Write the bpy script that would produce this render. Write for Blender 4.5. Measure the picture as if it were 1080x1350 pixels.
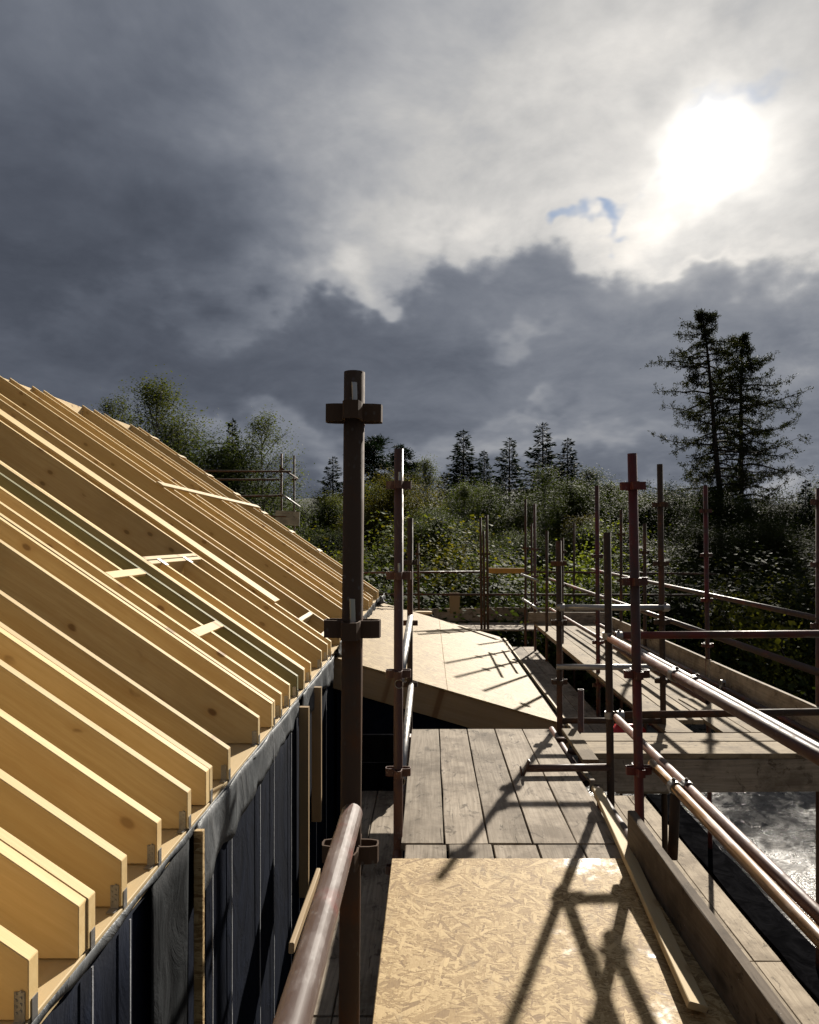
import bpy, bmesh, math, random
import numpy as np
from mathutils import Vector, Matrix

for o in list(bpy.data.objects):
    bpy.data.objects.remove(o)
scene = bpy.context.scene
COL = scene.collection

# ------------------------------------------------------------------ camera
F, U0, V0, EYE = 906.0, 566.0, 708.0, 1.56
cam_d = bpy.data.cameras.new('camera')
cam = bpy.data.objects.new('camera', cam_d)
COL.objects.link(cam)
cam.location = (0, 0, EYE)
cam.rotation_euler = (math.radians(90), 0, 0)
cam_d.sensor_width = 36.0
cam_d.lens = F / 1350 * 36.0
cam_d.shift_x = -(U0 - 540) / 1350
cam_d.shift_y = (V0 - 675) / 1350
cam_d.clip_start = 0.05
cam_d.clip_end = 3000
scene.camera = cam

# ------------------------------------------------------------------ exposure
scene.view_settings.view_transform = 'Standard'
scene.view_settings.look = 'None'
scene.view_settings.gamma = 1.0
scene.view_settings.use_curve_mapping = False
EXPO = 1.1
scene.view_settings.exposure = EXPO
scene.cycles.use_denoising = True
scene.cycles.max_bounces = 6
scene.cycles.diffuse_bounces = 4
scene.cycles.glossy_bounces = 3
scene.cycles.adaptive_threshold = 0.02
scene.cycles.transparent_max_bounces = 4
scene.cycles.sample_clamp_indirect = 4.0

# ------------------------------------------------------------------ sun
SUN = Vector((920 - U0, F, V0 - 195)).normalized()
SUN_EL = math.asin(SUN.z)
SUN_AZ = math.atan2(SUN.x, SUN.y)
sd = bpy.data.lights.new('sun', 'SUN')
sd.energy = 5.0
sd.angle = math.radians(0.8)
sd.color = (1.0, 0.93, 0.82)
sun = bpy.data.objects.new('sun', sd)
COL.objects.link(sun)
sun.location = (5, 10, 12)
sun.rotation_euler = (-SUN).to_track_quat('-Z', 'Y').to_euler()


# ------------------------------------------------------------------ node helper
class NT:
    def __init__(self, tree):
        self.t = tree
        self.n = tree.nodes
        self.l = tree.links
        self.n.clear()

    def put(self, sock, v):
        if hasattr(v, 'links') or isinstance(v, bpy.types.NodeSocket):
            self.l.new(v, sock)
        else:
            sock.default_value = v

    def node(self, kind, props=None, **ins):
        nd = self.n.new(kind)
        for k, v in (props or {}).items():
            setattr(nd, k, v)
        for k, v in ins.items():
            key = int(k[1:]) if k[0] == 'i' and k[1:].isdigit() else k.replace('_', ' ')
            self.put(nd.inputs[key], v)
        return nd

    def m(self, op, a, b=0.0, c=0.0, clamp=False):
        nd = self.n.new('ShaderNodeMath')
        nd.operation = op
        nd.use_clamp = clamp
        self.put(nd.inputs[0], a)
        self.put(nd.inputs[1], b)
        self.put(nd.inputs[2], c)
        return nd.outputs[0]

    def vm(self, op, a, b=(0, 0, 0)):
        nd = self.n.new('ShaderNodeVectorMath')
        nd.operation = op
        self.put(nd.inputs[0], a)
        self.put(nd.inputs[1], b)
        return nd.outputs['Value'] if op in ('DOT_PRODUCT', 'LENGTH') else nd.outputs[0]

    def noise(self, vec, scale, detail=4.0, rough=0.55, color=False, dist=0.0):
        nd = self.node('ShaderNodeTexNoise', Vector=vec, Scale=scale, Detail=detail, Roughness=rough, Distortion=dist)
        return nd.outputs['Color'] if color else nd.outputs['Fac']

    def vor(self, vec, scale, out='Distance', feature='F1', rnd=1.0):
        nd = self.node('ShaderNodeTexVoronoi', {'feature': feature}, Vector=vec, Scale=scale, Randomness=rnd)
        return nd.outputs[out]

    def map(self, vec, scale=(1, 1, 1), rot=(0, 0, 0), loc=(0, 0, 0)):
        nd = self.node('ShaderNodeMapping', Vector=vec, Scale=scale, Rotation=rot, Location=loc)
        return nd.outputs[0]

    def ramp(self, fac, stops, interp='LINEAR'):
        nd = self.n.new('ShaderNodeValToRGB')
        cr = nd.color_ramp
        cr.interpolation = interp
        while len(cr.elements) < len(stops):
            cr.elements.new(0.5)
        for e, (p, c) in zip(cr.elements, stops):
            e.position = p
            e.color = (*c, 1) if len(c) == 3 else c
        self.put(nd.inputs[0], fac)
        return nd.outputs[0]

    def step(self, x, a, b):
        nd = self.n.new('ShaderNodeMapRange')
        nd.interpolation_type = 'SMOOTHSTEP'
        self.put(nd.inputs[0], x)
        self.put(nd.inputs[1], a)
        self.put(nd.inputs[2], b)
        return nd.outputs[0]

    def mix(self, f, a, b, blend='MIX'):
        nd = self.n.new('ShaderNodeMix')
        nd.data_type = 'RGBA'
        nd.blend_type = blend
        self.put(nd.inputs[0], f)
        self.put(nd.inputs[6], a if not isinstance(a, tuple) else (*a, 1)[:4])
        self.put(nd.inputs[7], b if not isinstance(b, tuple) else (*b, 1)[:4])
        return nd.outputs[2]

    def mixf(self, f, a, b):
        nd = self.n.new('ShaderNodeMix')
        self.put(nd.inputs[0], f)
        self.put(nd.inputs[2], a)
        self.put(nd.inputs[3], b)
        return nd.outputs[0]

    def sep(self, v):
        return self.node('ShaderNodeSeparateXYZ', Vector=v).outputs

    def comb(self, x, y, z):
        return self.node('ShaderNodeCombineXYZ', X=x, Y=y, Z=z).outputs[0]


# ------------------------------------------------------------------ world: broken storm cloud round a low sun
def build_world():
    w = bpy.data.worlds.new('World')
    scene.world = w
    w.use_nodes = True
    g = NT(w.node_tree)
    K = 0.5 ** EXPO
    D = g.vm('NORMALIZE', g.node('ShaderNodeTexCoord').outputs['Generated'])
    warp1 = g.vm('SUBTRACT', g.noise(D, 3.2, 4, 0.6, color=True), (0.5, 0.5, 0.5))
    warp2 = g.vm('SUBTRACT', g.noise(g.map(D, (1, 1, 1.6), (0, 0, 0), (3, 1, 7)), 11.0, 3, 0.6, color=True), (0.5, 0.5, 0.5))
    scale1 = g.node('ShaderNodeVectorMath', {'operation': 'SCALE'}, i0=warp1, Scale=0.30).outputs[0]
    scale2 = g.node('ShaderNodeVectorMath', {'operation': 'SCALE'}, i0=warp2, Scale=0.11).outputs[0]
    DW = g.vm('NORMALIZE', g.vm('ADD', D, g.vm('ADD', scale1, scale2)))
    xs = g.sep(DW)
    az = g.m('ARCTAN2', xs[0], xs[1])
    el = g.m('ARCSINE', xs[2])

    def ae(u, v):
        d = Vector((u - U0, F, V0 - v)).normalized()
        return math.atan2(d.x, d.y), math.asin(d.z)

    def blob(u, v, su, sv, amp, tilt=0.0):
        a, e = ae(u, v)
        da, de = g.m('SUBTRACT', az, a), g.m('SUBTRACT', el, e)
        if tilt:
            c, s = math.cos(tilt), math.sin(tilt)
            da, de = (g.m('ADD', g.m('MULTIPLY', da, c), g.m('MULTIPLY', de, s)),
                      g.m('SUBTRACT', g.m('MULTIPLY', de, c), g.m('MULTIPLY', da, s)))
        q = g.m('ADD', g.m('POWER', g.m('MULTIPLY', da, F / su), 2.0), g.m('POWER', g.m('MULTIPLY', de, F / sv), 2.0))
        return g.m('MULTIPLY', g.m('EXPONENT', g.m('MULTIPLY', q, -1.0)), amp)

    # angle to the sun (unwarped and warped)
    ang = g.m('ARCCOSINE', g.m('MINIMUM', g.vm('DOT_PRODUCT', D, tuple(SUN)), 0.99999))
    angw = g.m('ARCCOSINE', g.m('MINIMUM', g.vm('DOT_PRODUCT', DW, tuple(SUN)), 0.99999))

    def gauss(x, s, amp):
        return g.m('MULTIPLY', g.m('EXPONENT', g.m('MULTIPLY', g.m('POWER', g.m('DIVIDE', x, s), 2.0), -1.0)), amp)
    # thickness of the cloud: large billows plus fine wisps, flattened towards the horizon
    zz = g.m('ADD', g.m('MAXIMUM', g.sep(D)[2], 0.0), 0.22)
    dx = g.sep(D)
    P = g.comb(g.m('DIVIDE', dx[0], zz), g.m('DIVIDE', dx[1], zz), 2.0)
    big = g.noise(P, 0.9, 5, 0.60, dist=0.4)
    fine = g.noise(g.map(P, (1, 1, 1), (0, 0, 0.5), (7, 3, 1)), 3.4, 6, 0.64, dist=0.25)
    edge = g.noise(g.map(D, (1, 1, 1.4), (0, 0, 0), (2, 8, 5)), 9.0, 6, 0.62)

    def total(start, items):
        t = start
        for b in items:
            t = g.m('ADD', t, blob(*b))
        return t
    # the higher, thinner cloud lit by the sun
    up = total(g.m('ADD', g.m('ADD', gauss(angw, 0.46, 0.42), gauss(angw, 0.22, 0.05)), 0.145),
               [(610, 225, 150, 60, 0.12), (458, 378, 50, 30, 0.30), (600, 290, 170, 26, 0.16, 0.22), (840, 262, 110, 30, 0.15, 0.25),
                (480, 140, 150, 90, 0.05), (780, 110, 130, 70, 0.12), (110, 330, 260, 190, -0.125), (250, 230, 120, 120, -0.03)])
    # the lower, heavier bank in front of it, with a bright torn rim
    bank = total(0.0, [(725, 432, 225, 98, 1.0), (960, 430, 200, 80, 0.8), (230, 540, 380, 100, 1.0), (560, 510, 260, 90, 0.8), (600, 620, 700, 90, 1.0), (905, 325, 70, 30, -0.3),
                       (455, 385, 70, 40, -0.40)])
    bank = g.m('ADD', bank, g.m('MULTIPLY', g.m('SUBTRACT', edge, 0.5), 0.8))
    rim = g.m('MULTIPLY', g.m('EXPONENT', g.m('MULTIPLY', g.m('POWER', g.m('DIVIDE', g.m('SUBTRACT', bank, 0.36), 0.16), 2.0), -1.0)),
              g.m('ADD', 0.02, gauss(ang, 0.42, 0.20)))
    low = total(g.m('ADD', gauss(ang, 0.40, 0.20), 0.080),
                [(690, 445, 45, 14, 0.12), (420, 572, 240, 20, 0.13), (690, 562, 60, 9, 0.08), (640, 598, 280, 14, 0.13), (890, 340, 90, 30, 0.12), (330, 470, 260, 40, -0.02)])
    L = g.m('ADD', g.mixf(g.step(bank, 0.10, 0.90), up, low), rim)
    # soft floor so that the darkest cloud keeps its shading
    L = g.m('MULTIPLY', g.m('ADD', L, g.m('SQRT', g.m('ADD', g.m('MULTIPLY', L, L), 0.012))), 0.5)
    tex = g.m('ADD', g.m('MULTIPLY', g.m('SUBTRACT', big, 0.5), 0.8), g.m('MULTIPLY', g.m('SUBTRACT', fine, 0.5), 0.95))
    L = g.m('MULTIPLY', L, g.m('ADD', 1.0, tex))
    tone = g.ramp(L, [(0.05, (0.82, 0.95, 1.27)), (0.16, (0.87, 0.965, 1.18)), (0.32, (0.95, 0.985, 1.07)), (0.55, (1.0, 0.985, 0.965)), (0.9, (1.03, 0.975, 0.90))])
    cloud = g.mix(1.0, tone, g.comb(L, L, L), 'MULTIPLY')
    # the clear gaps: real sky seen between the clouds near the sun
    sky = g.node('ShaderNodeTexSky', {'sky_type': 'NISHITA', 'sun_disc': False, 'sun_elevation': SUN_EL, 'sun_rotation': SUN_AZ,
                                      'altitude': 200.0, 'air_density': 1.0, 'dust_density': 0.0, 'ozone_density': 2.0})
    skyc = g.node('ShaderNodeVectorMath', {'operation': 'SCALE'}, i0=sky.outputs[0], Scale=0.085).outputs[0]
    gapn = g.noise(g.map(D, (1, 1, 1.5), (0, 0, 0), (1, 5, 2)), 14.0, 3, 0.6)
    gap = g.m('ADD', g.m('ADD', blob(768, 268, 30, 12, 1.1, 0.7), blob(868, 150, 50, 12, 0.8, 0.6)), blob(965, 100, 55, 20, 0.7))
    gap = g.step(g.m('ADD', gap, g.m('MULTIPLY', g.m('SUBTRACT', gapn, 0.5), 1.1)), 0.25, 1.35)
    col = g.mix(g.m('MULTIPLY', gap, 0.85), cloud, skyc)
    # the sun burning through the thin cloud
    burn = g.m('ADD', gauss(g.m('ADD', g.m('MULTIPLY', ang, 0.6), g.m('MULTIPLY', angw, 0.4)), 0.036, 2.4), gauss(angw, 0.095, 0.30))
    col = g.mix(1.0, col, g.mix(1.0, (1.0, 0.95, 0.86), g.comb(burn, burn, burn), 'MULTIPLY'), 'ADD')
    bg = g.node('ShaderNodeBackground', Color=col, Strength=K)
    out = g.node('ShaderNodeOutputWorld')
    g.l.new(bg.outputs[0], out.inputs[0])
    w.cycles.sampling_method = 'MANUAL'
    w.cycles.sample_map_resolution = 512


build_world()


# ------------------------------------------------------------------ materials
def mat(name):
    m = bpy.data.materials.new(name)
    m.use_nodes = True
    return m, NT(m.node_tree)


def finish(g, color, rough, bump=None, bump_d=0.002, bump_s=0.5, metal=0.0, spec=0.5, coat=0.0):
    b = g.node('ShaderNodeBsdfPrincipled', Base_Color=color, Roughness=rough, Metallic=metal)
    b.inputs['Specular IOR Level'].default_value = spec
    if coat:
        g.put(b.inputs['Coat Weight'], coat)
        b.inputs['Coat Roughness'].default_value = 0.12
    if bump is not None:
        bn = g.node('ShaderNodeBump', Strength=bump_s, Distance=bump_d, Height=bump)
        g.l.new(bn.outputs[0], b.inputs['Normal'])
    o = g.node('ShaderNodeOutputMaterial')
    g.l.new(b.outputs[0], o.inputs[0])


def obj_coord(g, jump=7.0):
    oc = g.node('ShaderNodeTexCoord').outputs['Object']
    r = g.node('ShaderNodeObjectInfo').outputs['Random']
    off = g.comb(g.m('MULTIPLY', r, 31.0), g.m('MULTIPLY', r, jump), g.m('MULTIPLY', r, 17.0))
    return g.vm('ADD', oc, off), r, oc


def wood(name, c_lo, c_hi, knot=(0.12, 0.06, 0.025), knots=1.0, rough=0.7, vary=0.25, across=1):
    """sawn softwood, grain along local X"""
    m, g = mat(name)
    v, r, oc = obj_coord(g)
    bend = g.noise(g.map(v, (0.9, 3, 3)), 1.6, 3, color=True)
    vb = g.vm('ADD', v, g.node('ShaderNodeVectorMath', {'operation': 'SCALE'}, i0=bend, Scale=0.05).outputs[0])
    grain = g.noise(g.map(vb, (1.2, 34, 34)), 1.6, 5, 0.6)
    fib = g.noise(g.map(vb, (5, 150, 150)), 1.5, 3, 0.7)
    patch = g.noise(v, 1.7, 4, 0.6)
    sv = g.sep(v)
    kv = g.comb(g.m('MULTIPLY', sv[0], 2.6), g.m('MULTIPLY', sv[across], 4.4), 0.0)
    k = g.node('ShaderNodeTexVoronoi', {'voronoi_dimensions': '2D'}, Vector=kv, Scale=1.0).outputs['Distance']
    kn = g.m('SUBTRACT', 1.0, g.step(k, 0.05, 0.11))
    halo = g.m('SUBTRACT', 1.0, g.step(k, 0.06, 0.26))
    gate = g.step(g.noise(kv, 0.9, 2), 0.43, 0.51)
    kn = g.m('MULTIPLY', kn, gate)
    halo = g.m('MULTIPLY', halo, gate)
    f = g.m('ADD', g.m('MULTIPLY', grain, 0.7), g.m('MULTIPLY', fib, 0.3))
    c = g.mix(g.step(f, 0.25, 0.75), c_lo, c_hi)
    c = g.mix(g.m('MULTIPLY', g.step(patch, 0.45, 0.75), 0.35), c, tuple(x * 0.72 for x in c_lo))
    c = g.mix(g.m('MULTIPLY', halo, 0.35 * knots), c, tuple(x * y for x, y in zip(c_lo, (0.75, 0.58, 0.4))))
    c = g.mix(g.m('MULTIPLY', kn, 0.88 * knots), c, knot)
    ring = g.noise(g.map(vb, (0.5, 11, 11), (0, 0, 0), (5, 5, 5)), 1.5, 2, 0.5)
    c = g.mix(g.m('MULTIPLY', g.step(ring, 0.5, 0.62), 0.22), c, tuple(x * y for x, y in zip(c_lo, (0.85, 0.72, 0.55))))
    r2 = g.m('FRACT', g.m('MULTIPLY', r, 13.7))
    c = g.mix(g.m('MULTIPLY', r2, 0.6), c, tuple(x * y for x, y in zip(c_hi, (0.95, 0.86, 0.68))))
    br = g.m('ADD', 1.0 - vary / 2, g.m('MULTIPLY', r, vary))
    c = g.mix(1.0, c, g.comb(br, br, br), 'MULTIPLY')
    finish(g, c, rough, f, 0.0015, 0.5, spec=0.25)
    return m


def board_mat(name, lo, hi, dark, wet=0.0):
    """weathered scaffold board, grain along local X, end bands dirty, cement splashes"""
    m, g = mat(name)
    v, r, oc = obj_coord(g)
    bend = g.noise(g.map(v, (0.8, 3, 3)), 1.5, 3, color=True)
    vb = g.vm('ADD', v, g.node('ShaderNodeVectorMath', {'operation': 'SCALE'}, i0=bend, Scale=0.06).outputs[0])
    grain = g.noise(g.map(vb, (1.4, 40, 40)), 1.6, 6, 0.65)
    crack = g.noise(g.map(vb, (1.0, 70, 70)), 1.3, 3, 0.5)
    blot = g.noise(v, 3.4, 6, 0.68)
    blot2 = g.noise(g.map(v, (1, 2.5, 1), (0, 0, 0), (4, 4, 4)), 1.2, 5, 0.6)
    k = g.vor(g.map(v, (2.2, 7.0, 7.0)), 1.0)
    kn = g.m('SUBTRACT', 1.0, g.step(k, 0.05, 0.2))
    kn = g.m('MULTIPLY', kn, g.step(g.noise(v, 1.1, 2), 0.45, 0.6))
    c = g.mix(g.step(grain, 0.28, 0.72), lo, hi)
    c = g.mix(g.m('MULTIPLY', g.step(blot, 0.42, 0.66), 0.7), c, dark)
    stain = g.noise(g.map(v, (1, 1.6, 1), (0, 0, 0), (9, 2, 5)), 7.5, 5, 0.7, dist=1.2)
    c = g.mix(g.m('MULTIPLY', g.step(stain, 0.56, 0.66), 0.75), c, tuple(x * 0.6 for x in dark))
    c = g.mix(g.m('MULTIPLY', g.step(blot2, 0.5, 0.7), 0.35), c, tuple(x * 1.25 for x in hi))
    c = g.mix(g.m('MULTIPLY', g.step(crack, 0.68, 0.76), 0.75), c, tuple(x * 0.3 for x in dark))
    c = g.mix(g.m('MULTIPLY', kn, 0.7), c, tuple(x * 0.55 for x in dark))
    sp = g.step(g.vor(v, 55.0), 0.12, 0.07)
    sp = g.m('MULTIPLY', sp, g.step(g.noise(v, 6.0, 2), 0.55, 0.7))
    c = g.mix(g.m('MULTIPLY', sp, 0.6), c, (0.42, 0.40, 0.37))
    br = g.m('ADD', 0.82, g.m('MULTIPLY', r, 0.36))
    c = g.mix(1.0, c, g.comb(br, br, br), 'MULTIPLY')
    h = g.m('SUBTRACT', g.m('ADD', g.m('MULTIPLY', grain, 0.6), g.m('MULTIPLY', blot, 0.3)), g.m('MULTIPLY', g.step(crack, 0.66, 0.76), 0.5))
    finish(g, c, 0.82, h, 0.003, 0.8, spec=0.12)
    return m


def osb_mat(name, lo, mid, hi, wet=0.0, k=1.0):
    m, g = mat(name)
    v, r, oc = obj_coord(g)
    wv = g.vm('ADD', v, g.node('ShaderNodeVectorMath', {'operation': 'SCALE'}, i0=g.noise(v, 9.0, 2, color=True), Scale=0.02).outputs[0])
    cur_w = cur_s = None
    for i, a in enumerate((0.2, 0.95, 1.75, 2.6, 1.3, 2.2)):
        vv = g.map(wv, (1, 1, 1), (0, 0, a), (i * 3.1, i * 1.7, i))
        kk = k * (1.0, 0.6, 1.5, 0.85, 2.1, 0.7)[i]
        col = g.vor(g.map(vv, (17.0 * kk, (80.0 + 9 * i) * kk, 17.0 * kk)), 1.0, 'Color')
        s = g.sep(col)
        sh, wt = s[0], s[1]
        if cur_w is None:
            cur_w, cur_s = wt, sh
        else:
            f = g.m('GREATER_THAN', wt, cur_w)
            cur_s = g.mixf(f, cur_s, sh)
            cur_w = g.m('MAXIMUM', wt, cur_w)
    fib = g.noise(g.map(wv, (14, 90, 30), (0, 0, 0.6)), 1.5, 3, 0.6)
    tiny = g.noise(g.map(wv, (40, 160, 40), (0, 0, 1.9)), 1.0, 4, 0.7)
    s = g.m('ADD', g.m('ADD', g.m('MULTIPLY', cur_s, 0.62), g.m('MULTIPLY', fib, 0.22)), g.m('SUBTRACT', g.m('MULTIPLY', tiny, 0.42), 0.13))
    c = g.ramp(s, [(0.08, lo), (0.42, mid), (0.68, hi), (0.95, tuple(min(1, x * 1.15) for x in hi))])
    blot = g.noise(v, 1.6, 5, 0.6)
    c = g.mix(g.m('MULTIPLY', g.step(blot, 0.45, 0.7), 0.25), c, mid)
    mud = g.step(g.noise(g.map(v, (1, 1.5, 1), (0, 0, 0.7), (3, 6, 9)), 4.0, 7, 0.72), 0.56, 0.74)
    c = g.mix(g.m('MULTIPLY', mud, 0.45 if wet else 0.18), c, (0.10, 0.075, 0.05))
    rough = 0.62
    if wet:
        wn = g.noise(v, 2.3, 5, 0.65)
        sx = g.sep(oc)
        # damp where rain ran off along the toe-board side of the sheet
        wetf = g.step(g.m('SUBTRACT', wn, g.m('MULTIPLY', sx[1], 0.30)), 0.60, 0.72)
        rough = g.mixf(wetf, 0.72, 0.26)
        c = g.mix(g.m('MULTIPLY', wetf, 0.42), c, tuple(x * 0.45 for x in mid))
    finish(g, c, rough, g.m('ADD', cur_s, g.m('MULTIPLY', fib, 0.3)), 0.003, 0.6, spec=0.3 if wet else 0.08)
    return m


def tube_mat(name, base, rust, flake, rough=0.42, metal=0.0, rustiness=0.5, spec=0.5):
    m, g = mat(name)
    v, r, oc = obj_coord(g)
    n1 = g.noise(v, 5.0, 6, 0.65)
    n2 = g.noise(g.map(v, (1, 1, 0.35)), 28.0, 5, 0.7)
    n3 = g.noise(v, 1.3, 3)
    f = g.step(g.m('ADD', g.m('MULTIPLY', n1, 0.6), g.m('MULTIPLY', n3, 0.4)), 0.62 - rustiness * 0.25, 0.72 - rustiness * 0.2)
    c = g.mix(f, base, rust)
    c = g.mix(g.m('MULTIPLY', g.step(n2, 0.55, 0.72), 0.7), c, flake)
    sp = g.m('MULTIPLY', g.m('SUBTRACT', 1.0, g.step(g.vor(g.map(v, (1, 1, 0.7)), 70.0), 0.15, 0.3)), g.step(g.noise(v, 7.0, 3), 0.52, 0.62))
    c = g.mix(g.m('MULTIPLY', sp, 0.55), c, tuple(0.5 * x + 0.07 for x in flake))
    rr = g.mixf(g.step(n2, 0.4, 0.7), rough, min(0.9, rough + 0.3))
    finish(g, c, rr, n2, 0.0012, 0.5, metal=metal, spec=spec)
    return m


def membrane(name, c0, c1, rough, bump=0.5, spec=0.2):
    m, g = mat(name)
    v, r, oc = obj_coord(g)
    n = g.noise(g.map(v, (1.4, 1.5, 0.8)), 3.2, 6, 0.62, dist=1.4)
    f = g.noise(v, 60.0, 2)
    c = g.mix(g.step(n, 0.35, 0.7), c0, c1)
    finish(g, c, rough, g.m('ADD', n, g.m('MULTIPLY', f, 0.05)), 0.02, bump, spec=spec)
    return m


M = {}
M['rafter'] = wood('rafter_wood', (0.42, 0.298, 0.140), (0.54, 0.418, 0.232), vary=0.36, across=2)
M['rafter_green'] = wood('treated_wood', (0.12, 0.114, 0.057), (0.174, 0.162, 0.084), (0.03, 0.024, 0.012))
M['pale'] = wood('pale_batten_wood', (0.372, 0.2914, 0.1736), (0.4464, 0.3596, 0.2294), vary=0.12)
M['fascia'] = wood('fascia_wood', (0.2319, 0.1671, 0.09548), (0.2864, 0.2114, 0.1296), vary=0.1)
M['oldtimber'] = wood('old_timber', (0.2046, 0.1488, 0.0868), (0.2666, 0.1984, 0.1178), vary=0.2)
M['board'] = board_mat('scaffold_board_wood', (0.1799, 0.1473, 0.1104), (0.3026, 0.2576, 0.2045), (0.08997, 0.06952, 0.05071))
M['board_new'] = board_mat('scaffold_board_newer', (0.185, 0.143, 0.092), (0.285, 0.230, 0.156), (0.098, 0.071, 0.045))
M['toe'] = board_mat('toe_board_wood', (0.09, 0.06975, 0.05175), (0.1305, 0.1057, 0.081), (0.045, 0.03375, 0.02475))
M['osb'] = osb_mat('osb_deck', (0.125, 0.068, 0.024), (0.268, 0.176, 0.073), (0.40, 0.287, 0.142), wet=1.0)
M['osb_dry'] = osb_mat('osb_roof', (0.120, 0.072, 0.028), (0.212, 0.145, 0.064), (0.285, 0.208, 0.102), k=0.42)
M['rust'] = tube_mat('rusty_tube', (0.0675, 0.0306, 0.0225), (0.0945, 0.0378, 0.0198), (0.18, 0.126, 0.099), rough=0.46, spec=0.4)
M['rust_dark'] = tube_mat('dark_tube', (0.048, 0.0312, 0.0216), (0.088, 0.0384, 0.02), (0.088, 0.064, 0.048), rough=0.66, spec=0.18)
M['rust_near'] = tube_mat('worn_red_tube', (0.046, 0.027, 0.021), (0.10, 0.016, 0.013), (0.10, 0.075, 0.062), rough=0.40, rustiness=0.42, spec=0.42)
M['red'] = tube_mat('red_tube', (0.091, 0.01274, 0.01092), (0.0455, 0.02184, 0.01547), (0.091, 0.0455, 0.0364), rough=0.45, rustiness=0.75, spec=0.35)
M['ochre'] = tube_mat('ochre_tube', (0.144, 0.072, 0.021), (0.09, 0.039, 0.015), (0.216, 0.15, 0.09), rough=0.36, rustiness=0.4)
M['yellow'] = tube_mat('yellow_beam', (0.35, 0.175, 0.021), (0.21, 0.098, 0.021), (0.35, 0.245, 0.105), rough=0.5, rustiness=0.2)
M['galv'] = tube_mat('galvanised_tube', (0.272, 0.264, 0.256), (0.192, 0.176, 0.16), (0.384, 0.376, 0.36), rough=0.34, metal=0.7, rustiness=0.3)
M['steel'] = tube_mat('bright_steel', (0.416, 0.416, 0.4), (0.32, 0.312, 0.296), (0.496, 0.488, 0.48), rough=0.38, metal=0.8, rustiness=0.2)
M['navy'] = membrane('navy_membrane', (0.001944, 0.00324, 0.007778), (0.004212, 0.006804, 0.01539), 0.8, 0.7, 0.06)
M['seam'] = membrane('seam_tape', (0.20, 0.205, 0.22), (0.28, 0.285, 0.30), 0.6)
M['flap'] = membrane('grey_flap', (0.0528, 0.0576, 0.0624), (0.1152, 0.12, 0.1248), 0.5, 0.9)
M['flap_dark'] = membrane('dark_flap', (0.0054, 0.00612, 0.0072), (0.018, 0.0198, 0.0216), 0.75, 0.9, 0.08)
M['redplastic'] = tube_mat('red_plastic', (0.385, 0.0084, 0.0126), (0.294, 0.0084, 0.0105), (0.42, 0.021, 0.021), rough=0.35, rustiness=0.1)
M['blackplastic'] = tube_mat('black_plastic', (0.014, 0.014, 0.014), (0.021, 0.021, 0.021), (0.042, 0.042, 0.042), rough=0.45)
M['black_matt'] = membrane('shade_black', (0.003, 0.003, 0.0035), (0.007, 0.007, 0.008), 0.95, 0.9, 0.0)  # matt black standing in for shade on the strip and end boards
M['board_pale'] = board_mat('scaffold_board_pale', (0.24, 0.195, 0.14), (0.36, 0.30, 0.225), (0.13, 0.10, 0.07))
M['post_brown'] = tube_mat('weathered_post', (0.068, 0.043, 0.029), (0.098, 0.045, 0.022), (0.085, 0.064, 0.047), rough=0.78, rustiness=0.4, spec=0.1)
M['greyblock'] = board_mat('grey_board', (0.13, 0.135, 0.13), (0.21, 0.215, 0.21), (0.08, 0.08, 0.08))


def ground_mat():
    m, g = mat('rough_ground')
    v = g.node('ShaderNodeTexCoord').outputs['Object']
    n = g.noise(v, 0.12, 6, 0.6)
    n2 = g.noise(v, 1.5, 6, 0.7)
    c = g.mix(g.step(n, 0.4, 0.6), (0.035, 0.045, 0.015), (0.07, 0.055, 0.04))
    c = g.mix(g.m('MULTIPLY', g.step(n2, 0.45, 0.7), 0.5), c, (0.03, 0.035, 0.015))
    finish(g, c, 0.9, n2, 0.08, 0.8, spec=0.2)
    return m


def gravel_mat():
    m, g = mat('wet_gravel')
    v = g.node('ShaderNodeTexCoord').outputs['Object']
    n = g.noise(v, 0.9, 5, 0.6)
    vo = g.vor(v, 16.0)
    n2 = g.noise(v, 9.0, 5, 0.7)
    c = g.mix(g.step(n2, 0.35, 0.7), (0.05, 0.044, 0.038), (0.15, 0.135, 0.115))
    wet = g.step(g.noise(v, 2.2, 5, 0.65), 0.44, 0.56)
    n3 = g.noise(v, 38.0, 3, 0.6)
    h = g.m('ADD', g.m('ADD', g.m('MULTIPLY', n2, 0.6), g.m('MULTIPLY', vo, 0.5)), g.m('MULTIPLY', n3, 0.8))
    finish(g, c, g.mixf(wet, 0.7, 0.2), h, 0.03, 0.85, spec=0.55)
    return m


def hill_mat():
    m, g = mat('far_hill')
    v = g.node('ShaderNodeTexCoord').outputs['Object']
    n = g.noise(v, 0.02, 6, 0.65)
    c = g.mix(g.step(n, 0.4, 0.62), (0.022, 0.03, 0.026), (0.05, 0.055, 0.04))
    finish(g, c, 0.95, None, spec=0.1)
    return m


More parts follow.
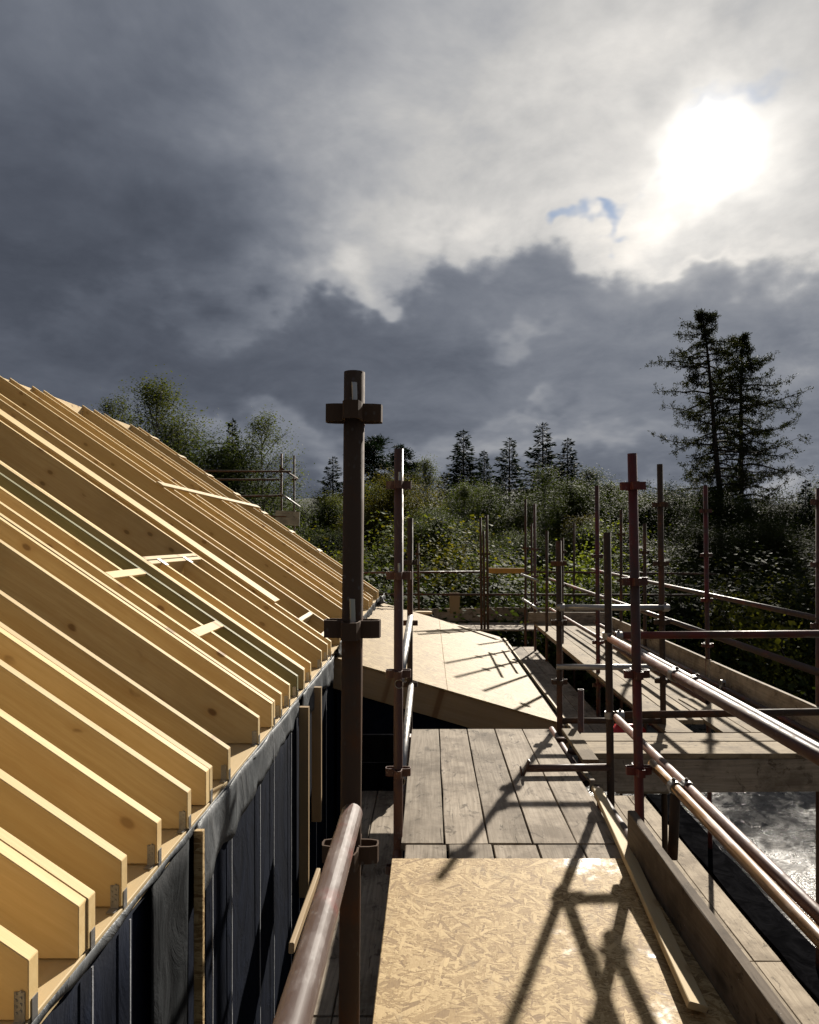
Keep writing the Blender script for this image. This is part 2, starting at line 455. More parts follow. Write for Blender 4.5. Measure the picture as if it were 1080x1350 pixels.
def leaf_mat(name, c0, c1, trans=0.45, tcol=None, rough=0.5):
    m, g = mat(name)
    gi = g.node('ShaderNodeNewGeometry').outputs['Random Per Island']
    r = g.node('ShaderNodeObjectInfo')
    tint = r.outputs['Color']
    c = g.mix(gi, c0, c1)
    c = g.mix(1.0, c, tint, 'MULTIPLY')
    b = g.node('ShaderNodeBsdfPrincipled', Base_Color=c, Roughness=rough)
    b.inputs['Specular IOR Level'].default_value = 0.06
    b.inputs['Roughness'].default_value = 0.7
    t = g.node('ShaderNodeBsdfTranslucent', Color=g.mix(1.0, c, tcol or (1.6, 1.5, 0.5), 'MULTIPLY'))
    mx = g.node('ShaderNodeMixShader', i0=trans, i1=b.outputs[0], i2=t.outputs[0])
    o = g.node('ShaderNodeOutputMaterial')
    g.l.new(mx.outputs[0], o.inputs[0])
    return m


def bark_mat(name, c0, c1):
    m, g = mat(name)
    v, r, oc = obj_coord(g)
    n = g.noise(g.map(v, (8, 8, 1.5)), 1.5, 5, 0.7)
    finish(g, g.mix(g.step(n, 0.35, 0.65), c0, c1), 0.9, n, 0.02, 0.8, spec=0.15)
    return m


M['ground'] = ground_mat()
M['gravel'] = gravel_mat()
M['hill'] = hill_mat()
M['leaf'] = leaf_mat('broad_leaves', (0.036, 0.049, 0.016), (0.060, 0.070, 0.024), 0.42, (1.5, 1.4, 0.55), 0.6)
M['needle'] = leaf_mat('needles', (0.0068, 0.0136, 0.0068), (0.01496, 0.02448, 0.01088), 0.2, (1.2, 1.2, 0.6), 0.6)
M['larchneedle'] = leaf_mat('larch_needles', (0.01224, 0.01632, 0.00816), (0.02312, 0.0272, 0.01224), 0.3, (1.3, 1.2, 0.5), 0.6)
M['bark'] = bark_mat('dark_bark', (0.018, 0.014, 0.011), (0.05, 0.04, 0.032))
M['birchbark'] = bark_mat('pale_bark', (0.05, 0.045, 0.04), (0.22, 0.21, 0.19))


# ------------------------------------------------------------------ object helpers
def link(name, me, material, parent=None, loc=(0, 0, 0), mtx=None):
    o = bpy.data.objects.new(name, me)
    COL.objects.link(o)
    if material is not None and len(me.materials) == 0:
        me.materials.append(material)
    if mtx is not None:
        o.matrix_world = mtx
        if parent is not None:
            o.parent = parent
            o.matrix_basis = parent.matrix_basis.inverted() @ mtx if not parent.parent else (parent.parent.matrix_basis @ parent.matrix_basis).inverted() @ mtx
    else:
        o.location = loc
        if parent is not None:
            o.parent = parent
    return o


def tag(o, label, cat, group=None):
    o['label'] = label
    o['category'] = cat
    if group:
        o['group'] = group
    return o


def struct(o, kind='structure', label=None):
    o['kind'] = kind
    if label:
        o['label'] = label
    return o


def empty(name, loc, label, cat, group=None):
    o = bpy.data.objects.new(name, None)
    COL.objects.link(o)
    o.location = loc
    o.empty_display_size = 0.1
    return tag(o, label, cat, group)


def mk(name, verts, faces, smooth=False):
    me = bpy.data.meshes.new(name)
    me.from_pydata([tuple(v) for v in verts], [], faces)
    me.update()
    if smooth:
        me.polygons.foreach_set('use_smooth', [True] * len(me.polygons))
    return me


def fix(me):
    bm = bmesh.new()
    bm.from_mesh(me)
    bmesh.ops.recalc_face_normals(bm, faces=bm.faces)
    bm.to_mesh(me)
    bm.free()
    return me


RNG = random.Random(11)


def plank_mesh(L, w, t, n=3, jit=0.0012, chamf=0.003, rng=RNG, bow=0.0):
    c = min(chamf, t * 0.25, w * 0.25)
    prof = [(-w / 2 + c, -t / 2), (w / 2 - c, -t / 2), (w / 2, -t / 2 + c), (w / 2, t / 2 - c),
            (w / 2 - c, t / 2), (-w / 2 + c, t / 2), (-w / 2, t / 2 - c), (-w / 2, -t / 2 + c)]
    vs, fs = [], []
    for i in range(n + 1):
        x = -L / 2 + L * i / n
        q = 4 * (i / n) * (1 - i / n)
        jy, jz = rng.uniform(-jit, jit), rng.uniform(-jit, jit) * 0.7 + bow * q
        for y, z in prof:
            vs.append((x + (rng.uniform(-jit, jit) if i in (0, n) else 0), y + jy + rng.uniform(-jit, jit) * 0.5, z + jz))
    for i in range(n):
        for k in range(8):
            a, b = i * 8 + k, i * 8 + (k + 1) % 8
            fs.append((a, b, b + 8, a + 8))
    fs.append(tuple(reversed(range(8))))
    fs.append(tuple(n * 8 + k for k in range(8)))
    return fix(mk('plank', vs, fs))


def frame(p0, p1, up):
    p0, p1 = Vector(p0), Vector(p1)
    x = (p1 - p0).normalized()
    up = Vector(up)
    y = up.cross(x).normalized()
    z = x.cross(y)
    m = Matrix((x, y, z)).transposed().to_4x4()
    m.translation = (p0 + p1) / 2
    return m


def plank(name, p0, p1, w, t, material, parent=None, up=(0, 0, 1), n=3, jit=0.0012, bow=0.0, chamf=0.003):
    L = (Vector(p1) - Vector(p0)).length
    return link(name, plank_mesh(L, w, t, n, jit, chamf, RNG, bow), M[material], parent, mtx=frame(p0, p1, up))


def tube_mesh(L, r, seg=18, wall=0.0035, n=2, bend=0.0):
    """hollow scaffold tube along local Z, open ends with a rim"""
    vs, fs = [], []
    for i in range(n + 1):
        z = -L / 2 + L * i / n
        off = bend * 4 * (i / n) * (1 - i / n)
        for k in range(seg):
            a = 2 * math.pi * k / seg
            vs.append((math.cos(a) * r + off, math.sin(a) * r, z))
    for i in range(n):
        for k in range(seg):
            a, b = i * seg + k, i * seg + (k + 1) % seg
            fs.append((a, b, b + seg, a + seg))
    for end, zz, inn in ((0, -L / 2, 1), (n, L / 2, -1)):
        base = len(vs)
        for dz in (0.0, 0.06 * inn):
            for k in range(seg):
                a = 2 * math.pi * k / seg
                vs.append((math.cos(a) * (r - wall), math.sin(a) * (r - wall), zz + dz))
        for k in range(seg):
            k2 = (k + 1) % seg
            o0, o1 = end * seg + k, end * seg + k2
            fs.append((o0, o1, base + k2, base + k))
            fs.append((base + k, base + k2, base + seg + k2, base + seg + k))
        fs.append(tuple(base + seg + k for k in range(seg)))
    me = fix(mk('tube', vs, fs))
    for p in me.polygons:
        p.use_smooth = abs(p.normal.z) < 0.5
    return me


R = 0.0242


def zframe(p0, p1):
    p0, p1 = Vector(p0), Vector(p1)
    d = p1 - p0
    q = d.to_track_quat('Z', 'Y')
    m = q.to_matrix().to_4x4()
    m.translation = (p0 + p1) / 2
    return m, d.length


def tube(name, p0, p1, material, parent=None, r=R, bend=0.0, seg=18, n=2):
    m, L = zframe(p0, p1)
    return link(name, tube_mesh(L, r, seg, n=n, bend=bend), M[material], parent, mtx=m)


def at(u, v, d):
    return Vector(((u - U0) / F * d, d, EYE - (v - V0) / F * d))


# ------------------------------------------------------------------ setting: ground, gravel, hills
GZ = -2.7


def grid_mesh(name, x0, x1, y0, y1, nx, ny, zf):
    vs = [(x0 + (x1 - x0) * i / nx, y0 + (y1 - y0) * j / ny, 0) for j in range(ny + 1) for i in range(nx + 1)]
    vs = [(x, y, zf(x, y)) for x, y, z in vs]
    fs = [(j * (nx + 1) + i, j * (nx + 1) + i + 1, (j + 1) * (nx + 1) + i + 1, (j + 1) * (nx + 1) + i) for j in range(ny) for i in range(nx)]
    return mk(name, vs, fs, True)


g_ = link('ground', grid_mesh('ground', -900, 900, -60, 1500, 60, 60, lambda x, y: GZ), M['ground'])
struct(g_)
gr = link('gravel_yard', grid_mesh('gravel', -3, 16, -2, 20, 60, 70,
          lambda x, y: GZ + 0.02 + 0.015 * math.sin(x * 2.1 + y) * math.sin(y * 1.7 - x * 0.6)), M['gravel'])
struct(gr)


def hill_z(x, y):
    t = max(0.0, (y - 180) / 240)
    ridge = 29 + 4 * math.sin(x / 90 + 1.0) + 2.5 * math.sin(x / 37) + 1.0 * math.sin(x / 11.0) - 3 * math.sin(x / 210)
    return GZ - 1 + ridge * (3 * min(t, 1) ** 2 - 2 * min(t, 1) ** 3)


hl = link('hills', grid_mesh('hills', -700, 700, 180, 620, 160, 24, hill_z), M['hill'])
struct(hl)

# ------------------------------------------------------------------ main house: open rafter roof on a wrapped timber wall
XE, ZE = -1.04, 0.46
SL = math.tan(math.radians(34.3))
XR, Y_END = -5.99, 14.2
ALPHA = math.radians(34.3)
house = empty('timber_frame_house', (-3.5, 7, GZ),
              'half built timber house with open pale rafters and dark wrapped wall', 'house')
TH = 0.046


def rafter_mesh(x_top, depth=0.22, th=TH, x_bot=0.0):
    """profile in a frame with X up the slope, Z normal to it; origin at the top corner of the foot"""
    vd = depth / math.cos(ALPHA)
    heel = 0.155
    seat = (vd - heel) / SL
    if x_bot == 0.0:
        pts = [(0, 0), (0, -heel), (-seat, -heel), (x_top, -SL * x_top - vd), (x_top, -SL * x_top)]
    else:
        pts = [(x_bot, -SL * x_bot), (x_bot, -SL * x_bot - vd), (x_top, -SL * x_top - vd), (x_top, -SL * x_top)]
    ca, sa = math.cos(ALPHA), math.sin(ALPHA)
    loc = [(-x * ca + z * sa, x * sa + z * ca) for x, z in pts]
    n = len(loc)
    vs = [(a, -th / 2, b) for a, b in loc] + [(a, th / 2, b) for a, b in loc]
    fs = [tuple(range(n)), tuple(reversed(range(n, 2 * n)))]
    fs += [(i, (i + 1) % n, n + (i + 1) % n, n + i) for i in range(n)]
    me = fix(mk('rafter', vs, fs))
    bm = bmesh.new()
    bm.from_mesh(me)
    bmesh.ops.bevel(bm, geom=list(bm.edges), offset=0.0022, segments=1, affect='EDGES')
    bm.to_mesh(me)
    bm.free()
    return me


def slope_frame(y, dx=0.0, dz=0.0, rot=0.0):
    ca, sa = math.cos(ALPHA + rot), math.sin(ALPHA + rot)
    m = Matrix(((-ca, 0, sa, XE + dx), (0, -1, 0, y), (sa, 0, ca, ZE + dz), (0, 0, 0, 1)))
    return m


def slope_pt(x, y, lift=0.0):
    return Vector((x + lift * math.sin(ALPHA), y, ZE + SL * (XE - x) + lift * math.cos(ALPHA)))


full = rafter_mesh(XR - XE)
deep = rafter_mesh(XR - XE, 0.36)
short = rafter_mesh(-2.36 - XE)
bracket_me = None


def bracket_mesh():
    """galvanised angle cleat: plate on the rafter side with nail heads, foot on the wall plate"""
    vs, fs = [], []

    def bx(x0, x1, y0, y1, z0, z1):
        b = len(vs)
        vs.extend([(x, y, z) for z in (z0, z1) for y in (y0, y1) for x in (x0, x1)])
        fs.extend([(b, b + 2, b + 3, b + 1), (b + 4, b + 5, b + 7, b + 6), (b, b + 1, b + 5, b + 4),
                   (b + 2, b + 6, b + 7, b + 3), (b, b + 4, b + 6, b + 2), (b + 1, b + 3, b + 7, b + 5)])
    bx(-0.036, -0.008, -0.0026, 0, 0.0, 0.078)
    bx(-0.036, -0.008, -0.035, -0.0026, 0.0, 0.0026)
    bx(0.0, 0.0026, 0.014, 0.040, -0.012, 0.05)
    for i in range(4):
        for k in range(2):
            bx(-0.032 + 0.012 * k, -0.027 + 0.012 * k, -0.0055, -0.0026, 0.02 + i * 0.017 + 0.006 * k, 0.026 + i * 0.017 + 0.006 * k)
    return fix(mk('bracket', vs, fs))


bracket_me = bracket_mesh()
bracket_me.materials.append(M['galv'])
for me_ in (full, deep, short):
    me_.materials.append(M['rafter'])

rows = []
for d in (1.53, 1.83, 2.09, 2.137, 2.375, 2.68, 3.0, 3.26, 3.307, 3.6, 4.22, 4.573, 4.62, 4.85, 5.15, 5.46, 5.713, 5.76, 6.03, 6.65, 7.07, 7.29,
          8.05, 8.35, 9.5, 9.85, 10.4, 10.7, 11.9, 12.3, 12.7, 13.8, 14.2):
    y = d - TH / 2
    me = short if d in (6.03, 6.65) else (deep if d > 7.0 or d == 4.22 else full)
    dx = RNG.uniform(-0.004, 0.004)
    o = link('rafter', me, None, house, mtx=slope_frame(y, dx, RNG.uniform(-0.002, 0.002), RNG.uniform(-0.0012, 0.0012)))
    if d == 5.46:
        o.material_slots[0].link = 'OBJECT'
        o.material_slots[0].material = M['rafter_green']
        o['label'] = 'green stained rafter among the pale ones'
    if d < 8 and d not in (2.09, 3.26, 4.573, 5.713):
        b = link('bracket', bracket_me, None, o, mtx=Matrix.Translation((XE + dx, d - TH - 0.001, ZE - 0.157)))

# trimmers, noggins and the loose boards lying on the rafters (fixed to the roof)
UPS = (math.sin(ALPHA), 0, math.cos(ALPHA))
for dx in (0.0, 0.048):
    plank('opening_header', slope_pt(-2.345 - dx, 5.765, -0.10), slope_pt(-2.345 - dx, 7.02, -0.10), 0.045, 0.2, 'pale', house, UPS)
for y in (6.03, 6.65):
    plank('joist_hanger', slope_pt(-2.33, y - 0.055, 0.004), slope_pt(-2.33, y + 0.012, 0.004), 0.10, 0.003, 'steel', house, UPS, n=1)
plank('noggin', slope_pt(-2.26, 4.85, -0.010), slope_pt(-2.26, 5.42, -0.010), 0.075, 0.024, 'rafter', house, UPS)
plank('noggin', slope_pt(-1.655, 4.85, -0.010), slope_pt(-1.655, 5.42, -0.010), 0.08, 0.024, 'rafter', house, UPS)
plank('noggin', slope_pt(-1.37, 7.29, -0.075), slope_pt(-1.37, 8.01, -0.075), 0.05, 0.14, 'pale', house, UPS)
plank('noggin', slope_pt(-1.12, 7.30, -0.06), slope_pt(-1.12, 7.75, -0.06), 0.09, 0.05, 'pale', house, UPS)
plank('brace_batten', slope_pt(-3.70, 9.40, 0.016), slope_pt(-3.55, 14.25, 0.016), 0.10, 0.028, 'pale', house, UPS, n=5)
plank('layboard', slope_pt(-5.6, 7.31, 0.014), slope_pt(-1.63, 7.31, 0.014), 0.235, 0.026, 'rafter', house, UPS, n=6, jit=0.003)
x = -5.6
while x < -1.3:
    plank('noggin', slope_pt(x, 13.8, 0.01), slope_pt(x, 14.16, 0.01), 0.09, 0.02, 'pale', house, UPS, n=1)
    x += 0.56
plank('ridge_board', (XR, 0.5, 3.69), (XR, 14.19, 3.69), 0.045, 0.2, 'rafter', house, n=4)
# far slope, attic floor, walls
plank('sheathing', (XR - 2.6, 0.3, 3.70 - 2.6 * SL), (XR - 2.6, 14.2, 3.70 - 2.6 * SL), 6.0, 0.02, 'osb_dry', house, (-math.sin(ALPHA), 0, math.cos(ALPHA)), n=1)
plank('attic_floor', (-5.9, 0.3, -0.02), (-5.9, 14.1, -0.02), 9.4, 0.04, 'osb_dry', house, n=1)
def gable(y0, y1):
    a = XR - 5.0
    pts = [(-1.3, 0.02), (XR, 3.45), (a, 3.45 - 5.0 * SL), (a, 0.02)]
    n = len(pts)
    vs = [(x, y0, z) for x, z in pts] + [(x, y1, z) for x, z in pts]
    fs = [tuple(range(n)), tuple(reversed(range(n, 2 * n)))] + [(i, (i + 1) % n, n + (i + 1) % n, n + i) for i in range(n)]
    link('gable_wall', fix(mk('gable', vs, fs)), M['osb_dry'], house, mtx=Matrix.Identity(4))


gable(14.0, 14.1)
plank('wall_plate', (-1.135, 0.2, 0.275), (-1.135, 14.2, 0.275), 0.185, 0.05, 'pale', house, n=8, jit=0.001)
wall = plank('wall', (-1.15, 0.2, (0.248 + GZ) / 2), (-1.15, 14.2, (0.248 + GZ) / 2), 0.18, 0.248 - GZ, 'navy', house, n=1)


def sheet(name, mtl, parent, x, y0, y1, zt, zb, ny, nz, amp, seed, taper=None):
    """a hanging membrane sheet: wrinkled grid in the YZ plane with its own thickness"""
    rg = random.Random(seed)
    ph = [rg.uniform(0, 6.3) for _ in range(6)]
    vs, fs = [], []

    def xx(y, q):
        return amp * (0.25 + q) * (0.5 * math.sin(y * 7 + ph[0] + 1.4 * q) + 0.35 * math.sin(y * 17 + ph[1] - 2 * q) + 0.25 * math.sin(y * 31 + ph[2] + 4 * q))
    for side in (0, 1):
        for j in range(nz + 1):
            q = j / nz
            for i in range(ny + 1):
                p = i / ny
                y = y0 + (y1 - y0) * p
                zt_ = zt(p) if callable(zt) else zt
                zb_ = zb(p) if callable(zb) else zb
                z = zt_ + (zb_ - zt_) * q
                vs.append((x + abs(amp) * 0.6 + xx(y, q) - side * 0.0015, y, z))
    N = (ny + 1) * (nz + 1)
    for side in (0, 1):
        for j in range(nz):
            for i in range(ny):
                a = side * N + j * (ny + 1) + i
                fs.append((a, a + 1, a + ny + 2, a + ny + 1))
    rim = [i for i in range(ny + 1)] + [j * (ny + 1) + ny for j in range(1, nz + 1)] + [nz * (ny + 1) + i for i in range(ny - 1, -1, -1)] + [j * (ny + 1) for j in range(nz - 1, 0, -1)]
    for a, b in zip(rim, rim[1:] + rim[:1]):
        fs.append((a, b, b + N, a + N))
    return link(name, fix(mk(name, vs, fs, True)), M[mtl], parent, mtx=Matrix.Identity(4))


memb = sheet('membrane', 'navy', house, -1.056, 0.3, 14.1, 0.285, GZ + 0.05, 220, 10, 0.006, 3)
for d in (1.83, 2.11, 2.375, 3.28, 3.6, 4.2, 4.58, 5.15, 5.46, 6.3, 6.9):
    w_ = 0.011 if d > 2.5 else 0.010
    plank('seam_strip', (-1.034, d, 0.24), (-1.034, d + 0.01, GZ + 0.1), w_, 0.004, 'seam', house, (1, 0, 0), n=8, jit=0.002)
sheet('membrane_flap', 'flap', house, -1.034, 3.03, 5.42, lambda p: 0.287 + 0.006 * math.sin(p * 23),
      lambda p: -0.02 + 0.16 * p - 0.11 * max(0, 0.12 - p) / 0.12 + 0.018 * math.sin(p * 19) + 0.012 * math.sin(p * 47), 60, 6, 0.012, 5)
sheet('membrane_flap', 'flap', house, -1.034, 5.56, 7.42, 0.287, lambda p: 0.06 - 0.02 * math.sin(p * 9) - 0.10 * (p > 0.9), 40, 6, 0.02, 8)
sheet('membrane_flap', 'flap_dark', house, -1.034, 2.52, 2.93, 0.272, -1.2, 16, 14, 0.02, 9)
sheet('membrane_edge', 'flap', house, -1.036, 0.9, 7.4, 0.296, lambda p: 0.262 + 0.007 * math.sin(p * 60) + 0.006 * math.sin(p * 137), 150, 2, 0.006, 12)
plank('wall_batten', (-1.012, 3.02, 0.272), (-1.012, 3.02, GZ + 0.1), 0.03, 0.040, 'osb', house, (1, 0, 0), n=4)
plank('wall_batten', (-0.995, 5.47, 0.21), (-0.995, 5.47, -1.3), 0.05, 0.075, 'fascia', house, (1, 0, 0), n=3)
plank('wall_batten', (-0.995, 6.08, 0.235), (-0.995, 6.08, -0.95), 0.05, 0.085, 'fascia', house, (1, 0, 0), n=3)
sheet('membrane_flap', 'flap_dark', house, -1.02, 7.5, 14.0, 0.36, lambda p: 0.22 + 0.03 * math.sin(p * 30), 90, 4, 0.03, 14)
sheet('membrane_flap', 'flap', house, -0.96, 13.2, 14.3, 0.40, 0.26, 24, 5, 0.06, 15)
sheet('membrane_flap', 'flap', house, -0.99, 7.46, 8.3, 0.42, 0.27, 20, 5, 0.05, 16)

# ------------------------------------------------------------------ low extension with a sheathed roof
EY0, EY1 = 7.54, 14.0
ES = 0.29
EA = math.atan(ES)
ext = empty('house_extension', (0.2, 10.8, GZ), 'low extension with pale OSB sheathed roof sloping down to the right', 'extension')


def ept(x, y, lift=0.0):
    return Vector((x + lift * math.sin(EA), y, 0.245 - ES * (x + 1.04) + lift * math.cos(EA)))


UPE = (math.sin(EA), 0, math.cos(EA))
ys = [EY0 - 0.02, 9.78, 12.0, EY1]
xs = [-1.03, 0.2, 1.44]
for i in range(3):
    for j in range(2):
        a, b = ept((xs[j] + xs[j + 1]) / 2, ys[i] + 0.0006, -0.009), ept((xs[j] + xs[j + 1]) / 2, ys[i + 1] - 0.0006, -0.009)
        plank('osb_panel', a, b, (xs[j + 1] - xs[j]) / math.cos(EA) - 0.0012, 0.018, 'osb_dry', ext, UPE, n=2, jit=0.0008)
plank('verge_fascia', ept(-1.03, EY0 + 0.022, -0.178), ept(1.50, EY0 + 0.022, -0.178), 0.045, 0.315, 'fascia', ext, UPE, n=4)
plank('verge_fascia', ept(-1.03, EY1 - 0.03, -0.178), ept(1.50, EY1 - 0.03, -0.178), 0.045, 0.315, 'fascia', ext, UPE, n=4)
plank('eave_batten', ept(1.47, EY0, -0.05), ept(1.47, EY1, -0.05), 0.022, 0.05, 'flap_dark', ext, UPE, n=5)
plank('eave_batten', ept(1.545, EY0 - 0.03, -0.015), ept(1.535, EY1, -0.015), 0.045, 0.035, 'pale', ext, UPE, n=6, jit=0.004)
plank('eave_fascia', (1.52, EY0, -0.70), (1.52, EY1, -0.70), 0.03, 0.24, 'fascia', ext, n=3)


def prism_xz(name, pts, y0, y1, mtl, parent):
    n = len(pts)
    cx, cz = sum(p[0] for p in pts) / n, sum(p[1] for p in pts) / n
    vs = [(x - cx, y0 - (y0 + y1) / 2, z - cz) for x, z in pts] + [(x - cx, y1 - (y0 + y1) / 2, z - cz) for x, z in pts]
    fs = [tuple(range(n)), tuple(reversed(range(n, 2 * n)))] + [(i, (i + 1) % n, n + (i + 1) % n, n + i) for i in range(n)]
    return link(name, fix(mk(name, vs, fs)), M[mtl], parent, mtx=Matrix.Translation((cx, (y0 + y1) / 2, cz)))


for y0, y1 in ((EY0 + 0.06, EY0 + 0.20), (EY1 - 0.22, EY1 - 0.08)):
    prism_xz('gable_wall', [(-1.02, GZ), (1.36, GZ), (1.36, ept(1.36, 0).z - 0.06), (-1.02, ept(-1.02, 0).z - 0.06)], y0, y1, 'navy', ext)
plank('side_wall', (1.42, EY0 + 0.07, -1.72), (1.42, EY1 - 0.1, -1.72), 0.10, 1.96, 'navy', ext, n=1)

# ------------------------------------------------------------------ scaffold: standards with V-pressings, rails, couplers, boards


def pressing_mesh():
    """four bent straps round the tube, seen as a cross from the front and as loops from above"""
    vs, fs = [], []
    hh, t = 0.02, 0.0022
    for q in range(4):
        a = q * math.pi / 2
        ca, sa = math.cos(a), math.sin(a)
        path = [(0.012, 0.0225), (0.045, 0.0215), (0.0635, 0.016), (0.066, 0.0), (0.0635, -0.016), (0.045, -0.0215), (0.012, -0.0225)]
        inner = [(0.012, 0.0225 - 2 * t), (0.045, 0.0215 - 2 * t), (0.060, 0.0125), (0.0618, 0.0), (0.060, -0.0125), (0.045, -0.0215 + 2 * t), (0.012, -0.0225 + 2 * t)]
        b = len(vs)
        n = len(path)
        for pts in (path, inner):
            for z in (-hh, hh):
                vs.extend([(x * ca - y * sa, x * sa + y * ca, z) for x, y in pts])
        o0, o1, i0, i1 = b, b + n, b + 2 * n, b + 3 * n
        for i in range(n - 1):
            fs += [(o0 + i, o0 + i + 1, o1 + i + 1, o1 + i), (i0 + i, i1 + i, i1 + i + 1, i0 + i + 1),
                   (o1 + i, o1 + i + 1, i1 + i + 1, i1 + i), (o0 + i, i0 + i, i0 + i + 1, o0 + i + 1)]
    return mk('pressing', vs, fs)


PRESS = pressing_mesh()
PRESS_BY = {}


def standard(label, top, bottom, material, press=(), wedges=(), group='scaffold standards', r=R):
    top, bottom = Vector(top), Vector(bottom)
    e = empty('scaffold_standard', bottom, label, 'scaffold pole', group)
    tube('tube', bottom, top, material, e, r=r, seg=22)
    if material not in PRESS_BY:
        me = PRESS.copy()
        me.materials.append(M[material])
        PRESS_BY[material] = me
    d = (top - bottom).normalized()
    for z in press:
        p = bottom + d * ((z - bottom.z) / d.z)
        mx, _ = zframe(p - d * 0.01, p + d * 0.01)
        mx = Matrix.Translation(p) @ Vector((0, 0, 1)).rotation_difference(d).to_matrix().to_4x4()
        link('v_pressing', PRESS_BY[material], None, e, mtx=mx)
    for z in wedges:
        p = bottom + d * ((z - bottom.z) / d.z)
        plank('wedge', p + Vector((0.006, -r - 0.012, -0.02)), p + Vector((0.004, -r - 0.012, 0.045)), 0.012, 0.009, 'steel', e, (0, 1, 0), n=1)
    return e


def rail(label, p0, p1, material='rust', group='scaffold tubes', bend=0.0, name='scaffold_tube', cat='scaffold tube'):
    return tag(tube(name, p0, p1, material, bend=bend, n=4 if bend else 1), label, cat, group)


def band_mesh():
    vs, fs = [], []
    seg, r0, r1, w = 14, 0.0247, 0.0315, 0.022
    for k in range(seg):
        a = 2 * math.pi * k / seg
        for r, z in ((r0, -w), (r1, -w), (r1, w), (r0, w)):
            vs.append((r * math.cos(a), r * math.sin(a), z))
    for k in range(seg):
        a, b = k * 4, ((k + 1) % seg) * 4
        for j in range(4):
            fs.append((a + j, a + (j + 1) % 4, b + (j + 1) % 4, b + j))
    return fix(mk('band', vs, fs))


def bolt_mesh():
    vs, fs = [], []

    def cyl(r, z0, z1, n):
        b = len(vs)
        for z in (z0, z1):
            vs.extend([(r * math.cos(2 * math.pi * k / n), r * math.sin(2 * math.pi * k / n), z) for k in range(n)])
        fs.extend([(b + k, b + (k + 1) % n, b + n + (k + 1) % n, b + n + k) for k in range(n)])
        fs.append(tuple(b + k for k in reversed(range(n))))
        fs.append(tuple(b + n + k for k in range(n)))
    cyl(0.005, -0.02, 0.008, 8)
    cyl(0.010, -0.004, 0.004, 6)
    return fix(mk('bolt', vs, fs))


BAND, BOLT = band_mesh(), bolt_mesh()
BAND.materials.append(M['galv'])
BOLT.materials.append(M['rust_dark'])


def coupler(label, c1, d1, c2, d2, group='tube couplers'):
    c1, c2 = Vector(c1), Vector(c2)
    e = empty('tube_coupler', (c1 + c2) / 2, label, 'coupler', group)
    for c, d in ((c1, Vector(d1)), (c2, Vector(d2))):
        mx = d.to_track_quat('Z', 'Y').to_matrix().to_4x4()
        mx.translation = c
        link('clamp_band', BAND, None, e, mtx=mx)
        side = d.normalized().cross((c2 - c1).normalized() if (c2 - c1).length > 1e-4 else Vector((0, 0, 1)))
        if side.length < 0.1:
            side = Vector((1, 0, 0))
        if side.z < 0:
            side = -side
        mb = Vector((0, 0, 1)).to_track_quat('Z', 'Y').to_matrix().to_4x4()
        mb.translation = c + side.normalized() * 0.036
        link('bolt', BOLT, None, e, mtx=mb)
    return e


# --- left row beside the wall (X about -0.17)
XL, XQ = -0.175, 1.08
standard('tall dark scaffold post in the foreground in front of the rafters', at(467.5, 491, 1.59), at(457, 1400, 1.59) + Vector((0, 0, -0.6)), 'post_brown',
         (1.845, 1.349, 0.833, 0.33), (1.865, 1.375), 'left row of scaffold posts')
standard('second post of the left row, at the left edge of the grey board platform', at(526, 592, 3.58), Vector((-0.168, 3.58, GZ)), 'rust',
         (1.83, 1.36, 0.85, 0.34, -0.17), (1.85, 1.38), 'left row of scaffold posts')
standard('slim third post of the left row, in front of the pale sheathed roof', at(541, 683, 5.72), Vector((-0.17, 5.72, GZ)), 'rust_dark',
         (1.35, 0.845, 0.335, -0.16), (), 'left row of scaffold posts')
rail('worn red brown handrail tube running to the foreground post', (-0.182, -0.6, 0.922), (-0.174, 1.545, 0.938), 'rust_near', 'left handrails')
rail('sunlit handrail tube between the second and third left posts', (-0.155, 3.55, 0.80), (-0.155, 5.78, 0.90), 'galv', 'left handrails')
rail('lower sunlit tube between the second and third left posts', (-0.15, 3.6, 0.28), (-0.15, 5.75, 0.33), 'galv', 'left handrails')
rail('ledger tube under the left edge of the grey board platform', (-0.165, 3.0, -0.085), (-0.165, 5.9, -0.085), 'rust', 'ledgers')
tag(plank('timber_strip', at(420, 1150, 2.5), at(384, 1250, 1.95), 0.016, 0.03, 'oldtimber'), 'thin timber strip beside the foreground handrail tube', 'timber strip')

# --- right row of the near platform
standard('tall red painted scaffold post on the right nearest the viewer', at(833.5, 598, 3.57), at(850, 1150, 3.57) + Vector((0.03, 0, -2.5)), 'red',
         (1.825, 1.33, 0.85, 0.35, -0.14), (), 'right row of scaffold posts')
standard('plain dark post between the red post and the far right posts', at(800.5, 702, 4.52), at(808, 1060, 4.52) + Vector((0.02, 0, -2.4)), 'rust_dark',
         (), (), 'right row of scaffold posts')
standard('dark post with a tube coupler at the front corner of the pale roof', at(736.5, 713, 5.75), at(741, 990, 5.75) + Vector((0, 0, -2.6)), 'rust_dark',
         (1.34, 0.845, 0.35, -0.14), (), 'right row of scaffold posts')
standard('short capped post beside the corner of the pale roof', (1.235, 5.60, 0.32), (1.235, 5.60, GZ), 'rust', (-0.15,), (), 'right row of scaffold posts')
rail('upper guard tube running off to the right edge in front of the deck', (1.185, 4.56, 0.895), (1.19, 0.6, 0.885), 'rust', 'right guard rails')
rail('lapped upper guard tube clamped beside the main upper guard tube', (1.275, 4.15, 0.865), (1.285, 0.7, 0.85), 'rust_near', 'right guard rails')
rail('ochre brown mid rail tube starting at the red post', (1.175, 3.62, 0.365), (1.20, 0.5, 0.31), 'ochre', 'right guard rails')
